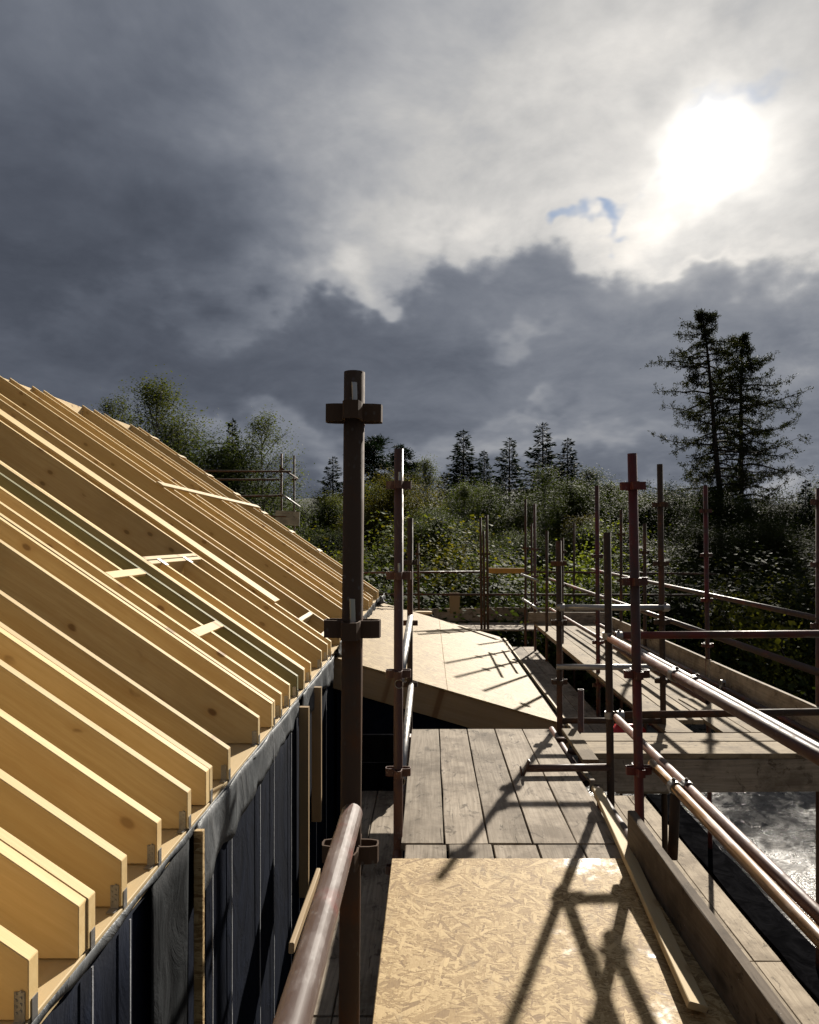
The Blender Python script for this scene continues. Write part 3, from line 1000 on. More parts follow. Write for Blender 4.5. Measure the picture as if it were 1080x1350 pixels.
rail('brown mid rail tube lapped outside the ochre tube', (1.215, 4.55, 0.385), (1.275, 0.5, 0.32), 'rust', 'right guard rails')
coupler('coupler joining the two upper guard tubes', (1.186, 3.32, 0.892), (0, 1, 0), (1.277, 3.30, 0.863), (0, 1, 0))
coupler('coupler joining the ochre tube and the brown mid rail', (1.178, 3.30, 0.36), (0, 1, 0), (1.232, 3.28, 0.366), (0, 1, 0))
coupler('coupler on the plain dark post holding the red cross tube', (1.17, 4.52, 0.91), (0, 0, 1), (1.24, 4.50, 0.91), (1, 0, 0))
coupler('coupler on the plain dark post holding the brown cross tube', (1.185, 4.52, 0.39), (0, 0, 1), (1.25, 4.50, 0.39), (1, 0, 0))
rail('red cross tube running to the right edge at handrail height', (1.22, 4.50, 0.915), (3.3, 4.58, 0.92), 'red', 'cross rails')
rail('brown cross tube at knee height behind the guard tubes', (1.20, 4.50, 0.392), (3.2, 4.60, 0.40), 'rust_dark', 'cross rails')
hop = empty('hop_up_bracket', (1.0, 4.5, 0.0), 'brown bracket tube lying over the grey boards with upright end stop', 'bracket')
tube('arm', (0.63, 4.50, 0.045), (1.19, 4.52, 0.045), 'rust', hop)
plank('end_stop', (0.615, 4.50, -0.0), (0.655, 4.50, 0.10), 0.05, 0.012, 'rust', hop, (1, 0, 0), n=1)
plank('end_plate', (0.60, 4.50, 0.05), (0.60, 4.50, 0.006), 0.06, 0.01, 'rust', hop, (1, 0, 0), n=1)
rail('bare ledger tube end showing beside the board edge', (1.066, 4.40, -0.045), (1.085, 2.2, -0.05), 'rust_near', 'ledgers')
rail('short ledger tube under the right edge of the near boards', (1.05, 4.60, -0.09), (1.05, 5.9, -0.09), 'rust', 'ledgers')
for y, w in ((3.66, 'near'), (5.50, 'far')):
    rail('transom tube under the %s end of the grey board platform' % w, (-0.17, y, -0.066), (1.08, y, -0.066), 'rust', 'transoms')

# --- frame at the corner of the roof and the deck on the right
XI, XO = 1.955, 3.10
standard('dark post at the inner corner of the right hand deck', at(870, 612, 5.75), at(880, 966, 5.75) + Vector((0, 0, -2.5)), 'rust_dark',
         (1.83, 1.34, 0.85, 0.36, -0.14), (), 'deck posts')
rail('grey galvanised tube across two posts above the deck', (1.06, 5.72, 0.974), (2.0, 5.72, 0.972), 'galv', 'galvanised tubes')
rail('lower grey galvanised tube across two posts', (1.06, 5.72, 0.478), (1.98, 5.72, 0.476), 'galv', 'galvanised tubes')
rail('thin dark tube low beside the corner of the pale roof', (1.10, 5.76, 0.02), (1.95, 5.76, 0.02), 'rust_dark', 'galvanised tubes')
coupler('coupler at the left end of the grey galvanised tube', (1.09, 5.75, 0.974), (0, 0, 1), (1.10, 5.70, 0.974), (1, 0, 0))
coupler('coupler at the right end of the grey galvanised tube', (1.955, 5.75, 0.972), (0, 0, 1), (1.96, 5.70, 0.972), (1, 0, 0))
standard('red brown post standing by the inner edge of the right deck', at(787, 640, 7.9), (1.96, 7.9, GZ), 'red', (1.34, 0.35, -0.14), (), 'deck posts')
standard('inner deck post seen through the guard rails beyond the corner post', (1.955, 10.1, 1.55), (1.955, 10.1, GZ), 'rust_dark', (1.34, 0.85), (), 'deck posts')
standard('inner deck post at the far end of the right deck', at(705, 664, 12.45), (1.93, 12.45, GZ), 'rust', (1.34, 0.85, 0.35), (), 'deck posts')
standard('thin post left of the far end of the right deck', at(693, 658, 13.4), (1.88, 13.4, GZ), 'rust_dark', (1.34, 0.85), (), 'deck posts')
standard('thin post seen just left of the coupled corner post', at(721, 700, 11.4), (1.95, 11.4, GZ), 'rust_dark', (), (), 'deck posts')
standard('red post of the outer deck row at the right', at(930, 640, 7.63), (3.13, 7.63, GZ), 'red', (1.85, 1.36, 0.86, 0.36), (), 'deck posts')
standard('thin far post of the outer deck row against the wood', at(819, 672, 11.1), (3.1, 11.1, GZ), 'rust_dark', (1.6, 0.86), (), 'deck posts')
standard('thin post of the outer deck row hidden beside the red post', at(850, 690, 9.6), (3.02, 9.6, GZ), 'rust_dark', (1.35,), (), 'deck posts')
standard('outer deck post at the right margin', (3.12, 5.5, 1.95), (3.12, 5.5, GZ), 'rust', (1.84, 1.34, 0.85), (), 'deck posts')
rail('inner handrail tube along the right deck', (2.35, 13.4, 0.743), (2.35, 3.4, 0.743), 'rust_near', 'deck rails')
rail('inner mid rail tube along the right deck', (2.35, 13.4, 0.167), (2.35, 5.8, 0.167), 'rust', 'deck rails')
rail('outer handrail tube along the right deck', (3.12, 13.2, 0.935), (3.12, 3.6, 0.90), 'rust_near', 'deck rails')
rail('second short handrail tube at the far end of the right deck', (1.80, 13.4, 0.83), (1.80, 11.4, 0.83), 'galv', 'deck rails')
rail('second short mid rail tube at the far end of the right deck', (1.82, 13.4, 0.35), (1.82, 11.4, 0.35), 'galv', 'deck rails')
rail('ledger tube along the inner edge of the right deck', (1.965, 12.6, -0.085), (1.965, 5.6, -0.085), 'rust_near', 'ledgers')
rail('ledger tube along the outer edge of the right deck', (2.99, 12.6, 0.022), (3.0, 3.6, 0.022), 'rust_near', 'ledgers')
coupler('coupler on the outer ledger tube of the right deck', (2.99, 7.0, 0.022), (0, 1, 0), (2.99, 7.0, 0.075), (1, 0, 0))

# --- boards
BT = 0.038
ordn = ['first', 'second', 'third', 'fourth', 'fifth']
for i in range(5):
    x = -0.148 + 0.225 * (i + 0.5)
    e0 = RNG.uniform(-0.008, 0.008)
    tag(plank('scaffold_board', (x, 3.505 + e0, -BT / 2), (x + 0.002, 5.58 + RNG.uniform(-0.006, 0.006), -BT / 2), 0.217, BT, 'board', n=6, jit=0.002, bow=0.003),
        'grey weathered board of the near platform, %s from the left' % ordn[i], 'scaffold board', 'near platform boards')
    x2 = x + 0.018
    tag(plank('scaffold_board', (x2, -1.0, -BT / 2 - 0.003), (x2, 3.49 + RNG.uniform(-0.004, 0.004), -BT / 2 - 0.003), 0.215 if i else 0.205, BT, 'board', n=6, jit=0.002),
        'board end showing beside the loose OSB sheet, %s from the left' % ordn[i], 'scaffold board', 'boards under the loose sheet')
tag(plank('osb_sheet', (0.40, 1.05, 0.011), (0.40, 3.29, 0.011), 1.16, 0.018, 'osb', n=4, jit=0.002), 'loose damp OSB sheet lying on the near platform', 'board sheet')
tag(plank('toe_board', (1.012, 0.2, 0.113), (0.985, 3.35, 0.113), BT, 0.222, 'toe', n=8, jit=0.004), 'dark brown toe board standing on edge beside the loose OSB sheet', 'toe board')
tag(plank('timber_batten', (1.005, 4.12, 0.05), (0.862, 2.2, 0.052), 0.062, 0.026, 'pale', n=6, jit=0.003, up=(0.25, 0, 1)), 'long pale batten lying along the right side of the loose sheet', 'batten')
tag(plank('short_plank', (1.086, 5.34, 0.058), (1.086, 4.62, 0.05), 0.11, 0.03, 'board_new', n=2), 'short pale plank bridging the gap by the corner post', 'plank')
tag(plank('timber_wedge', (1.02, 4.60, 0.005), (1.045, 4.38, 0.0), 0.035, 0.02, 'board', n=2), 'small pale strip beside the bracket tube', 'timber strip')
# crossing boards between platform and deck
tag(plank('scaffold_board', (1.15, 5.36, -0.018), (3.6, 5.37, -0.018), 0.215, BT, 'board_new', n=6, jit=0.002), 'newer pale crossing board next to the right deck', 'scaffold board', 'crossing boards')
tag(plank('scaffold_board', (1.15, 5.09, -0.016), (3.6, 5.09, -0.016), 0.29, BT, 'board_new', n=6, jit=0.002), 'newer pale crossing board above the dark edge board', 'scaffold board', 'crossing boards')
tag(plank('edge_board', (1.16, 4.965, -0.158), (3.6, 4.965, -0.158), BT, 0.235, 'board', n=6, jit=0.003), 'dark edge board hanging below the crossing boards', 'edge board')
rail('transom tube below the crossing boards', (1.05, 5.2, -0.065), (3.5, 5.2, -0.065), 'rust', 'transoms')
# right deck
for i in range(5):
    x = 1.915 + 0.226 * (i + 0.5) - 0.02
    y0 = 5.50 if i != 1 else 5.86
    for (a, b, w) in ((y0, 8.9, 'near'), (8.906, 12.4, 'far')):
        tag(plank('scaffold_board', (x, a, -BT / 2), (x, b, -BT / 2), 0.218, BT, 'board_new', n=5, jit=0.002),
            'deck board on the right, %s from the house, %s half' % (ordn[i], w), 'scaffold board', 'right deck boards')
for (ya, yb, w) in ((7.56, 11.6, 'farther'), (3.2, 7.48, 'nearer')):
    tag(plank('toe_board', (3.09, ya, 0.105), (3.075, yb, 0.105), BT, 0.212, 'board', n=6, jit=0.004), '%s toe board along the outer edge of the right deck' % w, 'toe board', 'deck toe boards')
tag(plank('toe_board', (1.80, 12.42, 0.10), (3.2, 12.42, 0.10), BT, 0.20, 'board', n=4, jit=0.003, up=(0, 0, 1)), 'toe board across the far end of the right deck', 'toe board', 'deck toe boards')
tag(plank('timber_offcut', (2.55, 8.35, 0.05), (2.62, 9.4, 0.05), 0.10, 0.09, 'pale', n=2), 'pale timber block lying on the right deck', 'timber block')
tag(plank('ply_offcut', (2.55, 6.02, 0.006), (2.52, 6.6, 0.006), 0.26, 0.012, 'board_new', n=1), 'thin pale board offcut lying on the right deck', 'board offcut')
# inner boards beside the extension eave (half a lift lower) and the hop-up outside the near platform
for i in range(2):
    x = 1.66 + 0.222 * i - 0.02
    for j, (a, b) in enumerate(((5.62, 9.2), (9.21, 12.9))):
        tag(plank('scaffold_board', (x, a, -0.52), (x, b, -0.52), 0.215, BT, 'board', n=4, jit=0.002),
            'shaded lower board along the eave of the pale roof, %s row, %s part' % (('inner', 'outer')[i], ('near', 'far')[j]), 'scaffold board', 'eave boards')
for i in range(5):
    x = 1.86 + 0.226 * i
    for (a, b, w) in ((2.0, 5.6, 'near'), (5.615, 9.2, 'far')):
        tag(plank('scaffold_board', (x, a, -1.92), (x, b, -1.92), 0.218, BT, 'board_pale', n=5, jit=0.002),
            'lower lift board far below the guard tubes, %s outwards, %s part' % (ordn[i], w), 'scaffold board', 'lower lift boards')
tag(plank('shade_strip', (3.08, 1.6, -1.915), (3.07, 9.2, -1.915), 0.33, 0.05, 'black_matt', n=24, jit=0.012), 'black strip added as shade along the outer edge of the lower lift boards', 'shade strip')  # dark strip added in place of shade beyond the board edge
tag(plank('scaffold_board', (3.07, 1.5, -1.965), (3.07, 9.3, -1.965), 0.3, BT, 'toe', n=3), 'dark board under the added black strip', 'scaffold board')
standard('short dark hanging post behind the mid rail tubes', (1.205, 3.36, 0.345), (1.19, 3.36, -0.01), 'rust_dark', (), (), 'right row of scaffold posts')
for i in range(2):
    x = -0.53 + 0.225 * i
    for (a, b, w) in ((-0.5, 2.95, 'near'), (2.965, 5.58, 'far')):
        tag(plank('scaffold_board', (x, a, -0.52), (x, b, -0.52), 0.217, BT, 'board', n=5, jit=0.002),
            'shaded lower board beside the wrapped wall, %s, %s part' % (('next to the wall', 'next to the posts')[i], w), 'scaffold board', 'lower inside boards')

for z, w in ((-0.395, 'lower'), (-0.165, 'added upper')):  # upper board is added to keep sun off the lower inside boards
    tag(plank('stop_end_board', (-0.68, 5.62, z), (-0.16, 5.62, z), BT, 0.222, 'black_matt', n=2), '%s stop end board painted shade black across the end of the lower inside boards' % w, 'end board', 'stop end boards')  # shade is put into the black colour of both boards

# red can behind the crossing boards
can = empty('fuel_can', (1.72, 5.95, -0.5), 'red plastic can behind the crossing boards', 'can')
bm = bmesh.new()
bmesh.ops.create_cube(bm, size=1.0)
for v in bm.verts:
    v.co.x *= 0.34
    v.co.y *= 0.20
    v.co.z *= 0.40
    if v.co.z > 0:
        v.co.x *= 0.82
        v.co.y *= 0.7
bmesh.ops.bevel(bm, geom=list(bm.edges), offset=0.035, segments=3, affect='EDGES')
me = bpy.data.meshes.new('can_body')
bm.to_mesh(me)
bm.free()
me.polygons.foreach_set('use_smooth', [True] * len(me.polygons))
link('body', me, M['redplastic'], can, mtx=Matrix.Translation((1.72, 5.95, -0.26)))
tube('handle', (1.66, 5.95, -0.03), (1.76, 5.95, -0.03), 'redplastic', can, r=0.014, seg=10)
tube('cap', (1.81, 5.95, -0.07), (1.83, 5.95, -0.02), 'blackplastic', can, r=0.025, seg=12)

# --- far deck beyond the extension
for i in range(5):
    y = 14.72 + 0.235 * i
    for (a, b, w) in ((-1.6, 1.0, 'left'), (1.01, 3.4, 'right')):
        tag(plank('scaffold_board', (a, y, -0.42), (b, y, -0.42), 0.225, BT, 'board', n=3),
            'board of the far deck beyond the pale roof, row %s from the roof, %s half' % (ordn[i], w), 'scaffold board', 'far deck boards')
tag(plank('toe_board', (-2.0, 15.9, -0.24), (1.3, 15.9, -0.24), BT, 0.30, 'board', n=3), 'left toe board across the far deck', 'toe board', 'far toe boards')
tag(plank('toe_board', (1.32, 15.88, -0.21), (3.9, 15.88, -0.25), BT, 0.30, 'board', n=3), 'right toe board across the far deck', 'toe board', 'far toe boards')
rail('brown far handrail tube beyond the pale roof', (-2.4, 15.6, 0.74), (1.15, 15.6, 0.77), 'rust', 'far rails')
rail('dark far handrail tube on the right of the yellow beam', (2.1, 15.6, 0.77), (6.5, 15.6, 0.72), 'rust_dark', 'far rails')
rail('far mid rail tube beyond the pale roof', (-2.4, 15.62, 0.26), (6.5, 15.62, 0.24), 'rust_dark', 'far rails')
tag(plank('yellow_beam', (1.30, 15.55, 0.80), (2.16, 15.55, 0.795), 0.06, 0.12, 'yellow', n=2), 'yellow painted beam on the far handrail', 'beam')
tag(plank('upright_board', (0.59, 15.82, -0.20), (0.58, 15.84, 0.28), 0.235, 0.02, 'oldtimber', up=(0, 1, 0), n=1), 'upright brown timber panel fixed on the far toe board', 'timber panel')
tag(plank('plank_end', (-0.35, 14.4, -0.02), (0.05, 14.45, -0.03), 0.2, 0.05, 'pale', n=1), 'pale plank end beyond the top edge of the sheathed roof', 'plank')
for u, v0, lab in ((633.5, 682, 'left one of the paired far posts behind the pale roof'), (642, 679, 'right one of the paired far posts behind the pale roof'),
                   (551, 716, 'thin far post just right of the third left post'), (540, 700, 'thin far post hidden behind the third left post'),
                   (637.5, 700, 'middle thin post within the far pair')):
    p = at(u, v0, 14.65)
    standard(lab, p, (p.x + 0.03, 14.65, -0.9 if u > 600 else -0.45), 'rust_dark', (1.2, 0.7), (), 'far posts', r=R * 1.1)
for u, v0, d in ((701, 690, 15.7), (757, 690, 15.7), (872, 690, 15.7)):
    p = at(u, v0, d)
    standard('thin outer post of the far deck, %s' % {701: 'by the yellow beam', 757: 'behind the bright shrub', 872: 'farthest right'}[u], p, (p.x, d, GZ), 'rust_dark', (), (), 'far posts')

# --- scaffold beyond the house gable on the left
gx = -3.44
standard('gable scaffold post nearest the roof slope', (gx, 16.0, 3.5), (gx, 16.0, GZ), 'rust_dark', (3.1,), (), 'gable scaffold posts')
standard('second thin gable scaffold post against the sky', (gx + 0.06, 17.2, 3.6), (gx + 0.06, 17.2, GZ), 'rust_dark', (3.0,), (), 'gable scaffold posts')
rail('upper gable scaffold tube in front of the birch', (-7.4, 15.9, 3.10), (-3.2, 15.95, 3.08), 'rust_dark', 'gable scaffold tubes')
rail('second gable scaffold tube just below the upper one', (-7.4, 16.0, 2.90), (-3.5, 16.05, 2.90), 'rust_dark', 'gable scaffold tubes')
rail('lower gable scaffold tube above the rafters', (-7.2, 15.9, 2.46), (-3.4, 15.95, 2.52), 'rust_dark', 'gable scaffold tubes')
rail('upper return tube of the gable scaffold', (-3.42, 15.8, 3.15), (-3.36, 17.5, 3.05), 'rust_dark', 'gable scaffold tubes')
rail('lower return tube of the gable scaffold', (-3.42, 15.8, 2.56), (-3.30, 17.5, 2.33), 'galv', 'gable scaffold tubes')
rail('short gable scaffold tube behind the grey board', (-3.9, 15.9, 2.04), (-3.3, 15.9, 2.03), 'rust_dark', 'gable scaffold tubes')
tag(plank('grey_board', (-3.56, 15.9, 2.01), (-3.0, 15.9, 1.98), 0.04, 0.33, 'greyblock', n=1), 'grey board panel on the gable scaffold beside the rafters', 'board panel')

# ------------------------------------------------------------------ trees


def branches_mesh(segs, sides=5):
    """segs: list of (p0, p1, r0, r1); every limb a tapered prism"""
    n = len(segs)
    P0 = np.array([s[0] for s in segs], float)
    P1 = np.array([s[1] for s in segs], float)
    R0 = np.array([s[2] for s in segs])[:, None]
    R1 = np.array([s[3] for s in segs])[:, None]
    D = P1 - P0
    D /= np.linalg.norm(D, axis=1)[:, None] + 1e-9
    A = np.cross(D, np.array([0.31, 0.17, 0.93]))
    bad = np.linalg.norm(A, axis=1) < 1e-3
    A[bad] = (1, 0, 0)
    A /= np.linalg.norm(A, axis=1)[:, None]
    B = np.cross(D, A)
    rings = []
    for P, Rr in ((P0, R0), (P1, R1)):
        for k in range(sides):
            a = 2 * math.pi * k / sides
            rings.append(P + (A * math.cos(a) + B * math.sin(a)) * Rr)
    V = np.stack(rings, 1)            # n, 2*sides, 3
    base = (np.arange(n) * 2 * sides)[:, None]
    faces = []
    for k in range(sides):
        k2 = (k + 1) % sides
        faces.append(np.stack([base[:, 0] + k, base[:, 0] + k2, base[:, 0] + sides + k2, base[:, 0] + sides + k], 1))
    Fq = np.concatenate(faces, 0)
    return np_mesh('trunk', V.reshape(-1, 3), Fq, True)


def np_mesh(name, V, Fq, smooth=False):
    me = bpy.data.meshes.new(name)
    me.vertices.add(len(V))
    me.vertices.foreach_set('co', np.ascontiguousarray(V, np.float32).ravel())
    k = Fq.shape[1]
    me.loops.add(Fq.size)
    me.loops.foreach_set('vertex_index', np.ascontiguousarray(Fq, np.int32).ravel())
    me.polygons.add(len(Fq))
    me.polygons.foreach_set('loop_start', np.arange(0, Fq.size, k, dtype=np.int32))
    me.update(calc_edges=True)
    if smooth:
        me.polygons.foreach_set('use_smooth', [True] * len(Fq))
    return me


def leaves_mesh(P, L, W, rg, axis=None, face=None):
    """one pointed leaf (4 corners, folded a little) per row of P; axis gives the leaf direction"""
    n = len(P)
    if axis is None:
        axis = rg.normal(size=(n, 3))
    axis = axis / (np.linalg.norm(axis, axis=1)[:, None] + 1e-9)
    if face is not None:
        face = face + rg.normal(size=(n, 3)) * 0.55
        axis = np.cross(face, rg.normal(size=(n, 3)))
        axis /= np.linalg.norm(axis, axis=1)[:, None] + 1e-9
    side = np.cross(axis, rg.normal(size=(n, 3)) if face is None else face)
    side /= np.linalg.norm(side, axis=1)[:, None] + 1e-9
    nor = np.cross(axis, side)
    l = (L * rg.uniform(0.7, 1.3, n))[:, None]
    w = (W * rg.uniform(0.7, 1.3, n))[:, None]
    V = np.stack([P, P + axis * l * 0.5 + side * w * 0.5 + nor * w * 0.12, P + axis * l, P + axis * l * 0.5 - side * w * 0.5 + nor * w * 0.12], 1)
    Fq = np.arange(n * 4).reshape(n, 4)
    return np_mesh('crown', V.reshape(-1, 3), Fq)


def with_fill(P, T, leaf, n, rg, centre, face_up):
    """larger inner leaves that close the crown behind the fine outer ones"""
    idx = rg.integers(0, len(T), n)
    Q = centre + (T[idx] - centre) * rg.uniform(0.55, 0.95, n)[:, None] + rg.normal(size=(n, 3)) * 0.18
    return Q


def join_leaves(parts):
    V, k = [], 0
    for me in parts:
        a = np.empty(len(me.vertices) * 3, np.float32)
        me.vertices.foreach_get('co', a)
        V.append(a.reshape(-1, 3))
        bpy.data.meshes.remove(me)
    V = np.concatenate(V)
    return np_mesh('crown', V, np.arange(len(V)).reshape(-1, 4))


def unit(v):
    return v / (np.linalg.norm(v) + 1e-9)


def broadleaf(seed, H, spread, n_leaf, leaf=0.13, first=0.18, airy=0.25, upright=0.6):
    rg = np.random.default_rng(seed)
    segs, tips = [], []
    p = np.zeros(3)
    trunk = [p]
    nseg = 9
    for i in range(nseg):
        p = p + np.array([rg.normal() * 0.02 * H / nseg * 3, rg.normal() * 0.02 * H / nseg * 3, H * 0.93 / nseg])
        trunk.append(p)
    r_base = 0.014 * H
    for i in range(nseg):
        segs.append((trunk[i], trunk[i + 1], r_base * (1 - i / nseg) + 0.01, r_base * (1 - (i + 1) / nseg) + 0.01))
    nl = 34
    for k in range(nl):
        h = first + (0.97 - first) * (k / (nl - 1)) ** 0.9
        t = h * nseg * 0.999
        i = int(min(t, nseg - 1))
        b = trunk[i] + (trunk[i + 1] - trunk[i]) * (t - i)
        prof = math.sin(math.pi * min(1, (h - first + 0.12) / (1.0 - first + 0.14))) ** 0.7
        Lb = spread * prof * rg.uniform(0.65, 1.12)
        a = k * 2.4 + rg.normal() * 0.3
        d = unit(np.array([math.cos(a), math.sin(a), upright * rg.uniform(0.6, 1.4) * (0.5 + h)]))
        q = b.copy()
        m = 4
        rr = r_base * 0.4 * (1 - h * 0.7)
        for j in range(m):
            q2 = q + d * Lb / m
            segs.append((q, q2, rr * (1 - j / m) + 0.006, rr * (1 - (j + 1) / m) + 0.006))
            for s in range(3 if j else 1):
                d2 = unit(d * 0.5 + rg.normal(size=3) * 0.75 + np.array([0, 0, 0.15]))
                l2 = Lb * rg.uniform(0.22, 0.42) + 0.15
                e = q2 + d2 * l2
                segs.append((q2, e, 0.009, 0.004))
                tips.append((q2 + d2 * l2 * 0.55, l2 * 0.5))
                tips.append((e, l2 * 0.5))
            q = q2
            d = unit(d + rg.normal(size=3) * 0.16 + np.array([0, 0, 0.06]))
        tips.append((q, 0.3))
    T = np.array([t[0] for t in tips])
    S = np.array([t[1] for t in tips])
    wgt = rg.uniform(0.2, 1.0, len(T)) ** 1.4
    idx = rg.choice(len(T), n_leaf, p=wgt / wgt.sum())
    P = T[idx] + rg.normal(size=(n_leaf, 3)) * (airy * (0.5 + S[idx]))[:, None]
    out = P - np.array([0, 0, H * 0.45])
    out /= np.linalg.norm(out, axis=1)[:, None] + 1e-9
    fine = leaves_mesh(P, leaf, leaf * 0.62, rg, None, out + np.array([0, 0, 0.5]))
    if airy < 0.34:
        return branches_mesh(segs), fine
    Q = with_fill(P, T, leaf, 4200, rg, np.array([0, 0, H * 0.5]), 0.5)
    oq = Q - np.array([0, 0, H * 0.45])
    oq /= np.linalg.norm(oq, axis=1)[:, None] + 1e-9
    return branches_mesh(segs), join_leaves([fine, leaves_mesh(Q, leaf * 2.4, leaf * 1.5, rg, None, oq + np.array([0, 0, 0.5]))])


def spruce(seed, H, Rm, n_per=26, leaf=0.26, first=0.06, gap=0.26, droop=0.25, sparse=0.0):
    rg = np.random.default_rng(seed)
    segs, P, A = [], [], []
    r_base = 0.012 * H
    lean = rg.normal(size=2) * 0.01 * H
    for i in range(8):
        a, b = i / 8, (i + 1) / 8
        segs.append((np.array([lean[0] * a, lean[1] * a, H * a]), np.array([lean[0] * b, lean[1] * b, H * b]), r_base * (1 - a) + 0.01, r_base * (1 - b) + 0.008))
    h = first * H
    while h < H * 0.985:
        f = h / H
        Lb0 = Rm * (1 - f) ** 0.85 + 0.10
        nb = 6 if f < 0.85 else 4
        a0 = rg.uniform(0, 6.3)
        for k in range(nb):
            if rg.random() < sparse:
                continue
            a = a0 + 2 * math.pi * k / nb + rg.normal() * 0.2
            Lb = Lb0 * rg.uniform(0.45, 1.2)
            up = 0.35 * f - droop * (1 - f) + rg.normal() * 0.08
            d = unit(np.array([math.cos(a), math.sin(a), up]))
            b = np.array([lean[0] * f, lean[1] * f, h + rg.normal() * 0.06])
            e = b + d * Lb + np.array([0, 0, 0.10 * Lb])
            segs.append((b, e, 0.012 + 0.006 * Lb, 0.005))
            n = max(6, int(n_per * Lb / Rm * 1.6))
            t = rg.uniform(0.08, 1.0, n) ** 0.8
            base = b + (e - b) * t[:, None]
            lat = np.cross(d, [0, 0, 1])
            off = (rg.uniform(-1, 1, n) * (0.30 * Lb * (1.05 - t) + 0.05))[:, None] * lat
            P.append(base + off + np.stack([np.zeros(n), np.zeros(n), -np.abs(rg.normal(size=n)) * 0.07], 1))
            A.append(d * 0.8 + off * 1.2 + rg.normal(size=(n, 3)) * 0.28 + np.array([0, 0, -0.25]))
        h += gap * rg.uniform(0.75, 1.25) * (0.6 + 0.6 * (1 - f))
    P.append(np.tile(np.array([[lean[0], lean[1], H * 0.98]]), (8, 1)))
    A.append(rg.normal(size=(8, 3)) * 0.4 + np.array([0, 0, 1.0]))
    P, A = np.concatenate(P), np.concatenate(A)
    return branches_mesh(segs), leaves_mesh(P, leaf, leaf * 0.34, rg, A)


def pine(seed, H, Rm, n_leaf=5200, first=0.42):
    rg = np.random.default_rng(seed)
    segs, T, S = [], [], []
    r_base = 0.015 * H
    pts = [np.zeros(3)]
    for i in range(8):
        pts.append(pts[-1] + np.array([rg.normal() * 0.06, rg.normal() * 0.06, H / 8]))
        segs.append((pts[-2], pts[-1], r_base * (1 - i / 8) + 0.02, r_base * (1 - (i + 1) / 8) + 0.015))
    for k in range(26):
        f = first + (0.99 - first) * k / 25
        t = f * 7.99
        i = int(t)
        b = pts[i] + (pts[i + 1] - pts[i]) * (t - i)
        a = k * 2.4 + rg.normal() * 0.4
        Lb = Rm * rg.uniform(0.45, 1.1) * (1 - ((f - first) / (1.02 - first)) ** 2.2) + 0.15
        d = unit(np.array([math.cos(a), math.sin(a), rg.uniform(0.0, 0.6)]))
        m = b + d * Lb * 0.6
        e = m + unit(d + np.array([0, 0, 0.5])) * Lb * 0.4
        segs += [(b, m, 0.05, 0.03), (m, e, 0.03, 0.01)]
        for q, s in ((e, 0.42), (m + rg.normal(size=3) * 0.25, 0.34), (e + rg.normal(size=3) * 0.4, 0.3)):
            T.append(q)
            S.append(s * (0.6 + 0.4 * Lb / Rm))
    T.append(pts[-1])
    S.append(0.3)
    T, S = np.array(T), np.array(S)
    idx = rg.integers(0, len(T), n_leaf)
    off = rg.normal(size=(n_leaf, 3)) * np.array([1, 1, 0.6])
    P = T[idx] + off * S[idx][:, None] * 0.75
    return branches_mesh(segs), leaves_mesh(P, 0.22, 0.06, rg, off + np.array([0, 0, 0.5]) + rg.normal(size=(n_leaf, 3)) * 0.5)


def larch(seed, H, Rm, lean=0.06, first=0.28, nb=92):
    """old larch: curved trunk, long uneven limbs that sag and turn up, thin tufts along hanging twigs"""
    rg = np.random.default_rng(seed)
    segs, P, A = [], [], []
    N = 16
    pts = []
    for i in range(N + 1):
        f = i / N
        pts.append(np.array([-lean * H * f - 0.012 * H * math.sin(f * 5), 0.01 * H * math.sin(f * 4), H * f]))
    rb = 0.0135 * H
    for i in range(N):
        segs.append((pts[i], pts[i + 1], rb * (1 - i / N) ** 0.8 + 0.015, rb * (1 - (i + 1) / N) ** 0.8 + 0.012))
    for k in range(nb):
        f = first + (0.985 - first) * (k / (nb - 1)) ** 0.85
        t = f * N * 0.9999
        i = int(t)
        b = pts[i] + (pts[i + 1] - pts[i]) * (t - i)
        a = k * 2.4 + rg.normal() * 0.5
        Lb = min(Rm, 0.80 * (1 - f) * H + 0.25) * rg.uniform(0.45, 1.05)
        if rg.random() < 0.12:
            Lb *= 1.35
        d = unit(np.array([math.cos(a), math.sin(a), 0.30 * f - 0.08 + rg.normal() * 0.10]))
        q = b
        m = 6
        for j in range(m):
            d = unit(d + rg.normal(size=3) * 0.13 + np.array([0, 0, -0.10 if j < 3 else 0.16]))
            q2 = q + d * Lb / m
            segs.append((q, q2, (0.016 + 0.010 * Lb) * (1 - j / m) + 0.004, (0.016 + 0.010 * Lb) * (1 - (j + 1) / m) + 0.004))
            for s in range(4 if j > 0 else 1):
                d2 = unit(d * 0.45 + rg.normal(size=3) * 0.6 + np.array([0, 0, -0.25]))
                l2 = rg.uniform(0.12, 0.42) * (0.45 + 0.2 * Lb)
                o = q + (q2 - q) * rg.random()
                e = o + d2 * l2
                segs.append((o, e, 0.006, 0.003))
                n = int(11 + 30 * l2)
                tt = rg.uniform(0.0, 1.05, n)[:, None]
                P.append(o + (e - o) * tt + rg.normal(size=(n, 3)) * 0.045)
                A.append(d2 * 0.5 + rg.normal(size=(n, 3)) * 0.7)
            q = q2
    P, A = np.concatenate(P), np.concatenate(A)
    return branches_mesh(segs), leaves_mesh(P, 0.11, 0.034, rg, A)


